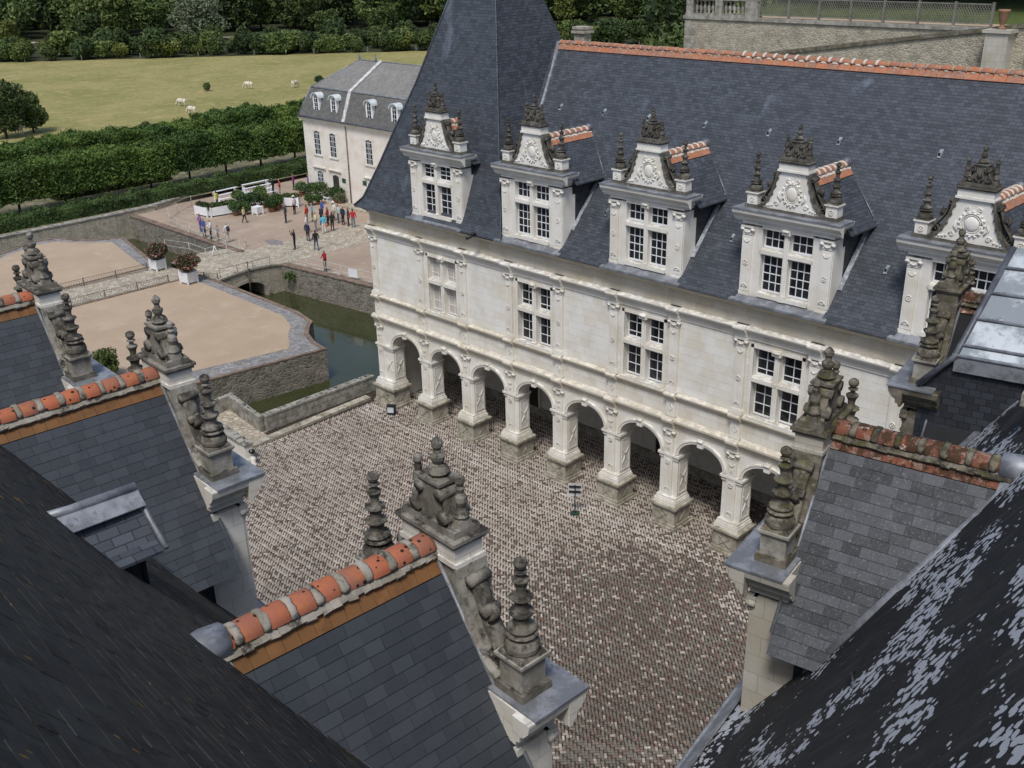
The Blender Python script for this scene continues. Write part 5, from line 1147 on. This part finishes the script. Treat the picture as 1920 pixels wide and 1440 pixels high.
def person(loc, rz, top, leg, hair, label, h=1.68, pose='stand', bag=None, hat=None, sleeves=True):
    k = h/1.7; st = .0
    lx, rx, ly, ry = -.1, .1, 0, 0
    if pose == 'walk': ly, ry = .22, -.24
    ah = {'stand': ((-.28,.04,.86),(.28,.04,.86)), 'walk': ((-.28,-.2,.9),(.28,.2,.9)), 'photo': ((-.1,.26,1.5),(.1,.26,1.5)), 'arms': ((-.14,.22,1.05),(.14,.24,1.08)), 'reach': ((-.2,.3,1.65),(.28,.1,.95)), 'rail': ((-.2,.3,1.0),(.2,.3,1.0))}[pose]
    el = {'stand': ((-.27,-.03,1.12),(.27,-.03,1.12)), 'walk': ((-.27,-.1,1.13),(.27,.06,1.13)), 'photo': ((-.24,.14,1.22),(.24,.14,1.22)), 'arms': ((-.27,.05,1.12),(.27,.05,1.12)), 'reach': ((-.27,.14,1.36),(.28,-.02,1.14)), 'rail': ((-.26,.08,1.14),(.26,.08,1.14))}[pose]
    v = [(0,0,.92),(0,0,1.12),(0,-.01,1.34),(0,0,1.44),(0,.01,1.5),(0,.03,1.6),(0,.02,1.69)]
    e = [(0,1),(1,2),(2,3),(3,4),(4,5),(5,6)]; r = [(.165,.12),(.15,.11),(.175,.115),(.075,.07),(.06,.06),(.088,.1),(.07,.08)]
    for s, hx in ((-1, 0), (1, 1)):
        i = len(v); v += [(s*.17,-.01,1.39), el[hx], ah[hx]]; e += [(2,i),(i,i+1),(i+1,i+2)]; r += [.06,.045,.04]
    for s, fy in ((-1, ly), (1, ry)):
        i = len(v); v += [(s*.095,0,.84),(s*.1,fy*.35+.03,.48),(s*.11,fy,.09),(s*.12,fy+.14,.045)]; e += [(0,i),(i,i+1),(i+1,i+2),(i+2,i+3)]; r += [.085,.06,.045,.045]
    me = skinned('person', [tuple(q*k for q in p) for p in v], e, [tuple(q*k for q in (x if hasattr(x, '__len__') else (x, x))) for x in r])
    mats = [pcol(top), pcol(leg), SKIN_, pcol(hair), pcol((.03,.028,.026))]
    for m in mats: me.materials.append(m)
    zc = np.empty(len(me.polygons)*3); me.polygons.foreach_get('center', zc); zc = zc.reshape(-1,3)/k
    idx = np.where(zc[:,2] > 1.47, 2, np.where(zc[:,2] > .93, 0, np.where(zc[:,2] < .07, 4, 1)))
    arm = (np.abs(zc[:,0]) > .215) & (zc[:,2] > .7) & (zc[:,2] < 1.42); idx[arm] = 0
    for hx in (0, 1): idx[np.linalg.norm(zc-np.array(ah[hx]), axis=1) < .09] = 2
    hd = (zc[:,2] > 1.47) & ((zc[:,2] > 1.665) | (zc[:,1] < .0)); idx[hd] = 3
    me.polygons.foreach_set('material_index', idx.astype(int).tolist()); me.polygons.foreach_set('use_smooth', [True]*len(me.polygons))
    o = link('person', me, None, T(loc) @ Matrix.Rotation(rz, 4, 'Z'), label, cat='person')
    if bag:
        b = MB(); b.ball((0,-.2*k,1.22*k), .17*k, 0, 8, 6, (1,.7,1.4)) if bag[1] == 'back' else b.ball((.27*k,.0,.72*k), .15*k, 0, 8, 6, (.6,1,1.1)); b.build('bag', pcol(bag[0]), o)
    if hat:
        b = MB(); b.lathe((0,.02*k,1.68*k), [(.16*k,0),(.15*k,.012),(.1*k,.02),(.095*k,.09),(.05*k,.11)], 10); b.build('hat', pcol(hat), o)
    if pose == 'photo': b = MB(); b.box(-.06,.06,.27*k,.33*k,1.49*k,1.57*k); b.build('camera', IRON, o)
    return o
BK, NV, WH, RD, GY, JN = (.02,.02,.022), (.025,.035,.07), (.7,.69,.66), (.42,.03,.035), (.13,.13,.13), (.07,.1,.17)
BR_, DKH, GRH, BLO = (.06,.04,.025), (.02,.017,.015), (.35,.33,.31), (.2,.13,.07)
PEO = [  # zoom px (x, y) of feet in the 360,330 x5.647 crop
 (1095,780,BK,BK,BR_,'person in black raising a camera on the cobbled path','photo',2.3,{}),
 (1322,790,BK,JN,BR_,'person in black top and blue jeans walking on the cobbled path','walk',1.2,{}),
 (1418,1012,(.33,.02,.03),BK,BLO,'person in dark red top standing at the white railing','rail',3.0,{}),
 (1232,694,NV,(.05,.05,.055),GRH,'person in navy jacket seen from behind at the front of the group','stand',.3,{}),
 (1222,610,WH,(.2,.15,.12),GRH,'person in white shirt behind the navy jacket in the group','arms',2.6,{}),
 (1222,505,(.5,.07,.04),(.3,.25,.22),BR_,'person in orange red top at the left of the group','stand',2.0,{}),
 (1282,485,(.12,.35,.55),GY,GRH,'person in light blue top at the back left of the group','stand',2.6,{}),
 (1318,585,(.62,.6,.35),(.2,.22,.26),BR_,'person in pale yellow jacket in the middle of the group','arms',2.9,{}),
 (1385,450,(.05,.1,.4),NV,BR_,'person in bright blue jacket at the back of the group','stand',3.,{}),
 (1378,520,(.03,.035,.05),BK,DKH,'dark haired person in black behind the cyan top','stand',3.1,{}),
 (1402,612,(.12,.45,.6),WH,BLO,'person in cyan top and white trousers with an orange bag','stand',1.1,dict(bag=((.6,.13,.05),'side'))),
 (1445,530,(.35,.03,.05),BK,BR_,'person in crimson jacket beside the cyan top','arms',2.2,{}),
 (1492,585,(.03,.03,.032),BK,BR_,'person in black with dark trousers at the front right of the group','stand',1.4,{}),
 (1510,475,(.65,.62,.55),(.35,.3,.25),WH,'person in cream shirt and white cap at the back right of the group','stand',3.2,dict(hat=(.7,.7,.68))),
 (1555,500,(.4,.5,.48),JN,DKH,'person in pale grey top and jeans right of the cream shirt','stand',2.8,{}),
 (1605,520,NV,BK,BLO,'person in navy top and black trousers on the right of the group','stand',3.3,{}),
 (1662,530,(.03,.05,.05),BK,BR_,'person in dark green jacket near the right end of the group','stand',2.7,{}),
 (1712,550,(.48,.03,.04),(.16,.2,.27),BR_,'person in red jacket and pale jeans at the right end of the group','stand',.8,{}),
 (1092,408,(.68,.58,.6),BK,BR_,'person in pinkish shirt and sun hat with black trousers by the planters','stand',1.9,dict(hat=(.62,.58,.5))),
 (1000,498,(.035,.045,.06),(.02,.025,.04),DKH,'lone person in dark blue standing in the gravel court','stand',2.9,{}),
 (560,498,(.6,.55,.3),BK,BLO,'child in yellow and white top striding across the gravel','walk',-1.2,dict(h=1.45)),
 (140,655,(.07,.09,.3),NV,DKH,'person in blue leaning by the moat railing','rail',3.5,{}),
 (100,600,(.25,.12,.35),(.1,.12,.25),BR_,'person in violet top at the left end of the moat railing','rail',3.,{}),
 (210,668,WH,(.03,.03,.04),GRH,'person in white shirt and dark trousers at the moat railing','rail',2.9,{}),
 (285,690,(.3,.29,.3),(.25,.24,.25),BR_,'small person in grey beside the white shirt at the railing','stand',3.1,dict(h=1.4)),
 (385,705,WH,(.45,.42,.38),GRH,'person in white with a dark backpack at the railing','stand',1.6,dict(bag=((.05,.05,.06),'back'))),
]
from mathutils import geometry
def gp(px, py, z=0.):
    d = rt*(px-960)/1930.14-up*(py-720)/1930.14+fw; t = (z-CAM.z)/d.z; return CAM+d*t
for x, y, tp, lg, hr, lb, ps, rz, kw in PEO:
    P = gp(360+x/5.647, 330+y/5.647); person((P.x,P.y,.01), rz, tp, lg, hr, lb, kw.pop('h', 1.68), ps, **kw)
for x, y, tp, lg, hr, lb, ps, rz in ((-42.9,17.2,(.62,.55,.12),GY,BR_,'person in yellow shirt reaching up behind the long white planter','reach',2.),(-43.6,23.8,BK,BK,DKH,'person in black browsing the plant stall','arms',2.2),(-42.6,23.9,(.5,.05,.05),(.3,.2,.18),BR_,'person in red with a pale bag at the plant stall','arms',2.6),(-43.8,26.3,(.3,.05,.2),NV,BR_,'person in violet and red jacket at the plant stall','stand',2.4),(-42.2,27.0,(.12,.05,.3),BK,DKH,'person in purple at the right end of the plant stall','stand',2.8)):
    person((x,y,.01), rz, tp, lg, hr, lb, 1.68, ps)
COWM = simple('cream_hide', (.68,.62,.5), .8, .1, 3)
def cow_mesh(graze=True):
    v = [(-.75,0,1.15),(-.2,0,1.08),(.4,0,1.1),(.8,0,1.2)]; e = [(0,1),(1,2),(2,3)]; r = [(.3,.33),(.36,.38),(.34,.38),(.24,.3)]
    nk = [(1.15,0,.85),(1.4,0,.4),(1.5,0,.15)] if graze else [(1.15,0,1.4),(1.45,0,1.42),(1.7,0,1.25)]
    i = len(v); v += nk; e += [(3,i),(i,i+1),(i+1,i+2)]; r += [.17,.14,.09]
    for s in (-1, 1):
        i = len(v); v += [(.62,s*.2,.8),(.64,s*.21,.42),(.62,s*.21,.04)]; e += [(2,i),(i,i+1),(i+1,i+2)]; r += [.12,.065,.06]
        i = len(v); v += [(-.72,s*.22,.8),(-.86,s*.22,.46),(-.8,s*.22,.04)]; e += [(0,i),(i,i+1),(i+1,i+2)]; r += [.15,.07,.06]
        i = len(v); v += [(nk[1][0]-.06,s*.2,nk[1][2]+.12)]; e += [(nk and 5,i)]; r += [.04]
    i = len(v); v += [(-1.0,0,1.2),(-1.08,0,.75),(-1.06,0,.5)]; e += [(0,i),(i,i+1),(i+1,i+2)]; r += [.05,.03,.045]
    return skinned('cow', v, e, r, 1, 1)
CM = cow_mesh(True); CM2 = cow_mesh(False)
for m in (CM, CM2): m.materials.append(COWM); m.polygons.foreach_set('use_smooth', [True]*len(m.polygons))
for (px, py, rz, m, lb) in ((342,199,R(200),CM,'white cow grazing, the higher of the two in mid pasture'),(361,214,R(195),CM,'cream cow grazing just above the alley hedge'),(467,166,R(205),CM,'white cow grazing alone in the upper middle of the pasture'),(553,164,R(110),CM,'white cow seen end on, rightmost in the pasture'),(38,253,R(10),CM2,'cream cow half hidden behind the two pasture trees')):
    P = gp(px, py); link('cow', m, None, T(P) @ Matrix.Rotation(rz, 4, 'Z') @ Matrix.Scale(.8, 4), lb, cat='cow')
ORD = 'first second third fourth fifth sixth seventh eighth ninth tenth eleventh twelfth thirteenth fourteenth fifteenth sixteenth'.split()
# ---------------- planters, railings, fences ----------------
def tub(P, s, label, pink=True, group=None):
    t = empty('planter_tub', (P[0],P[1],0), .15, label, 'planter')
    b = MB(); n = s/2; b.taper((0,0), n*.86, n, .12, s*.95); b.build('box', WHT, t)
    for q in ((-1,-1),(1,-1),(1,1),(-1,1)):
        b = MB(); b.box(q[0]*n*.9-.05, q[0]*n*.9+.05, q[1]*n*.9-.05, q[1]*n*.9+.05, 0, s*1.0); b.build('leg', WHT, t)
    if pink:
        r = np.random.default_rng(int(abs(P[0]*10))); cs = [(0,0,s+.55,.75,.75,.6)]+[(r.uniform(-.6,.6),r.uniform(-.6,.6),s+r.uniform(.3,1.0),.4,.4,.35) for i in range(8)]
        lv = leaves(3200, lobes(cs), .13, 5); fl = leaves(650, lobes([(c[0],c[1],c[2],c[3]*1.06,c[4]*1.06,c[5]*1.08) for c in cs]), .13, 6)
        o = link('oleander', leafmesh('oleander', [(lv, 0), (fl, 1)], [LF['dark'], LF['pink']]), None, T((P[0],P[1],0)), label.replace('white box planter holding the', 'pink flowering oleander,').replace(' pink oleander', ''), cat='shrub')
        b = MB()
        for a in range(5): b.tube([(0,0,s*.8),(.15*math.cos(a*1.3),.15*math.sin(a*1.3),s+.3),(.3*math.cos(a*1.3),.3*math.sin(a*1.3),s+.6)], .025, 5)
        b.build('stem', BARK, o)
    return t
tub((-24.3,3.75), .95, 'white box planter holding the nearer pink oleander by the bridge'); tub((-29.2,3.9), .9, 'white box planter holding the farther pink oleander by the bridge')
def long_planter(p0, p1, w, h, label, seed):
    d = Vector((p1[0]-p0[0],p1[1]-p0[1],0)); L = d.length; t = empty('long_planter', (*p0,0), math.atan2(d.y,d.x), label, 'planter')
    b = MB(); b.box(0,L,-w/2,w/2,.12,h); b.build('box', WHT, t)
    for x in (0,L):
        for y in (-w/2,w/2): b = MB(); b.box(x-.06,x+.06,y-.06,y+.06,0,h+.06); b.build('leg', WHT, t)
    r = np.random.default_rng(seed); cs = [(x,0,h+.12,.4,w*.4,.3) for x in np.arange(.3,L,.45)]
    o = link('potted_plants', leafmesh('potted_plants', [(leaves(int(700*L), lobes(cs), .13, seed), 0),(leaves(int(40*L), lobes(cs), .1, seed+1), 1)], [LF['pot'], LF['pink']]), t); o['kind'] = 'stuff'
long_planter((-42.4,14.9), (-40.7,15.1), .6, .85, 'short end of the white planter beside the curved railing', 91)
long_planter((-40.7,15.1), (-40.2,17.6), .6, .85, 'long white planter facing the gravel court', 92)
long_planter((-41.6,18.6), (-41.2,21.2), .6, .8, 'white planter in the middle of the plant stall', 93)
long_planter((-38.9,21.8), (-37.7,22.7), .55, .85, 'white planter at the right end of the stall', 94)
tub((-38.2,18.5), .75, 'small white square tub in front of the plant stall', False)
def plant_pot(P, s, seed, label, leaf='pot', z=0.):
    e = empty('potted_shrub', (P[0],P[1],z), 0, label, 'plant'); cs = [(0,0,s*.75,s*.45,s*.45,s*.5)]+[(.3*s*math.cos(a),.3*s*math.sin(a),s*.8,s*.28,s*.28,s*.3) for a in range(5)]
    link('foliage', leafmesh('foliage', [(leaves(900, lobes(cs), .14, seed), 0)], [LF[leaf]]), e); b = MB(); b.lathe((0,0,0), [(s*.18,0),(s*.26,s*.3),(s*.28,s*.32)], 10); b.build('pot', TILF, e)
for i, (x, y, s) in enumerate(((-39.3,16.9,1.1),(-38.9,17.6,1.0),(-40.2,18.4,1.3),(-40.0,19.2,1.4),(-37.9,19.8,1.1),(-38.3,20.6,1.2),(-39.0,21.3,1.0),(-39.8,20.2,1.2),(-42.5,21.6,1.2),(-37.2,23.6,.9),(-43.2,19.6,1.1),(-36.9,24.3,.8))): plant_pot((x,y), s, 200+i, '%s potted shrub of the stall, counting away from the curved railing' % ORD[i], 'pot')
for i in range(12): pass
def bench_stand(P, rz, L, label):
    t = empty('display_steps', (P[0],P[1],0), rz, label, 'shelf')
    for k in range(4):
        for j in range(2): b = MB(); b.box(0,L,k*.42+j*.16,k*.42+j*.16+.13,.35+.3*k,.39+.3*k); b.build('slat', WHT, t)
    for x in (.15, L-.15): b = MB(); b.prism([(x,0,0),(x,1.7,0),(x,1.7,1.25),(x,0,.3)], (.05,0,0)); b.build('side', WHT, t)
bench_stand((-42.9,17.9), R(95), 2.6, 'white stepped plant stand at the left of the stall'); bench_stand((-43.4,21.2), R(92), 3.0, 'white stepped plant stand in the middle of the stall')
bench_stand((-39.4,25.2), R(0), 1.3, 'small white plant stand by the gatehouse window'); bench_stand((-37.9,25.4), R(0), .9, 'smallest white plant stand next to the gatehouse door')
for i, (x, y) in enumerate(((-40.3,25.4),(-39.6,25.6),(-38.6,25.8),(-37.4,25.9),(-40.9,25.2),(-35.9,25.7),(-35.3,25.6))): plant_pot((x,y), 1.0+.2*(i % 3), 300+i, '%s potted plant along the foot of the gatehouse wall' % ORD[i], 'pot' if i % 3 else 'silver')
RWH = simple('railing_cream', (.55,.54,.5), .6)
def railing(pts, label, h=1.0, nr=2, col=RWH, dense=None):
    t = empty('railing', (*pts[0],0), 0, label, 'railing'); o = Vector((*pts[0],0)); P = [Vector((*p,0))-o for p in pts]
    for p in P: b = MB(); b.cyl(p, p+Vector((0,0,h)), .024, 6); b.build('post', col, t)
    for k in range(nr):
        z = h*(1-k*.48)-.03; b = MB(); b.tube([p+Vector((0,0,z)) for p in P], .017, 5); b.build('rail', col, t)
railing([(-45.9,16.2),(-44.6,14.0),(-43.0,12.3),(-41.0,11.3),(-38.8,10.9),(-36.6,10.85),(-34.4,10.85),(-32.4,10.85),(-30.7,10.85)], 'curved white railing along the moat wall beside the visitors', 1.0, 3)
railing([(-33.4,6.8),(-31.0,7.6),(-28.5,7.6),(-28.4,9.4),(-28.4,10.6),(-29.6,11.9)], 'white railing at the left side of the bridge', 1.0, 2)
b = MB(); b.tube([(0,-.35,0),(0,0,1.0)], .03, 5); b.tube([(0,.35,0),(0,0,1.0)], .03, 5); b.tube([(-.3,0,0),(0,0,1.0)], .03, 5); b.build('railing_strut', WHT, None, T((-28.3,8.3,.1)), 'white tripod strut bracing the bridge railing', cat='railing')
railing([(-22.8,11.3),(-20.6,11.5),(-18.6,11.75),(-16.9,11.95),(-15.2,12.15),(-13,12.4),(-10,12.7)], 'thin white railing along the moat wall right of the bridge', .95, 2)
b = MB(); b.box(-.45,.45,-.02,.02,.25,.85); b.build('notice_panel', WHT, None, T((-15.6,12.05,0)) @ Matrix.Rotation(.15, 4, 'Z'), 'small white notice panel hung on the railing', cat='sign')
IRG = simple('rail_iron', (.16,.14,.12), .8)
railing([(-23.1,5.6),(-23.0,7.0),(-22.95,8.3),(-22.95,9.8)], 'thin rusty railing along the bridge edge above the arch', .9, 1, IRG)
b = MB(); b.tube([(0,0,-2.4),(0,0,1.05)], .05, 6); b.tube([(0,0,.0),(-.6,-.4,.0)], .04, 5); b.build('sluice_post', simple('rust', (.11,.075,.055), .8), None, T((-22.75,7.75,0)), 'rusty sluice post standing in front of the bridge arch', cat='post')
def lattice(p0, p1, label, h=.55, pitch=2.4):
    d = Vector((p1[0]-p0[0],p1[1]-p0[1],0)); L = d.length; t = empty('lattice_fence', (*p0,0), math.atan2(d.y,d.x), label, 'fence'); n = max(1, int(round(L/pitch))); w = L/n; me = None
    for k in range(n+1): b = MB(); b.box(k*w-.03,k*w+.03,-.03,.03,0,h+.06); b.build('post', IRG, t)
    b = MB(); b.bar((0,0,h), (w,0,h), .025); b.bar((0,0,.08), (w,0,.08), .025); m = int(w/.2); q = w/m
    for i in range(m): b.bar((i*q,0,.08), ((i+1)*q,0,h), .012); b.bar((i*q,0,h), ((i+1)*q,0,.08), .012)
    me = b.mesh('lattice_panel', IRG)
    for k in range(n): link('lattice_panel', me, t, T((k*w,0,0)))
lattice((-26.0,-14), (-25.6,2.8), 'low lattice fence along the near edge of the stone path'); lattice((-25.2,4.4), (-23.1,5.4), 'short low lattice fence from the tub to the bridge', .55, 1.2)
lattice((-29.9,-14), (-29.6,3.2), 'low lattice fence along the far edge of the stone path')
b = MB(); b.box(-41.1,-22,25.1,26.38,0.0,.12); b.build('pavement', COB, kind='structure')
# ---------------- labels that tell look-alikes apart ----------------
def ordinal(n): return '%d%s' % (n, 'th' if 10 <= n % 100 <= 20 else {1:'st',2:'nd',3:'rd'}.get(n % 10, 'th'))
SEEN = {}
for o in SC.objects:
    if o.parent is None and o.get('group') in ('scrub along the pasture edge', GT_, 'nearer row of the clipped alley', 'farther row of the clipped alley', 'trees beside the terrace', 'trees on the upper terrace', 'fence posts along the far pasture edge', 'silver shrubs at the pasture edge'):
        P = Vector(o.location); x, y, z = pix(P+Vector((0,0,2.5)))
        if -10 < x < 1930 and -900 < y < 1440: SEEN.setdefault((o['group'], o['label']), []).append((x, o))
for (g, lb), lst in SEEN.items():
    lst.sort(key=lambda q: q[0])
    if len(lst) > 1:
        for i, (x, o) in enumerate(lst): o['label'] = lb+', '+ordinal(i+1)+' of its kind from the left'
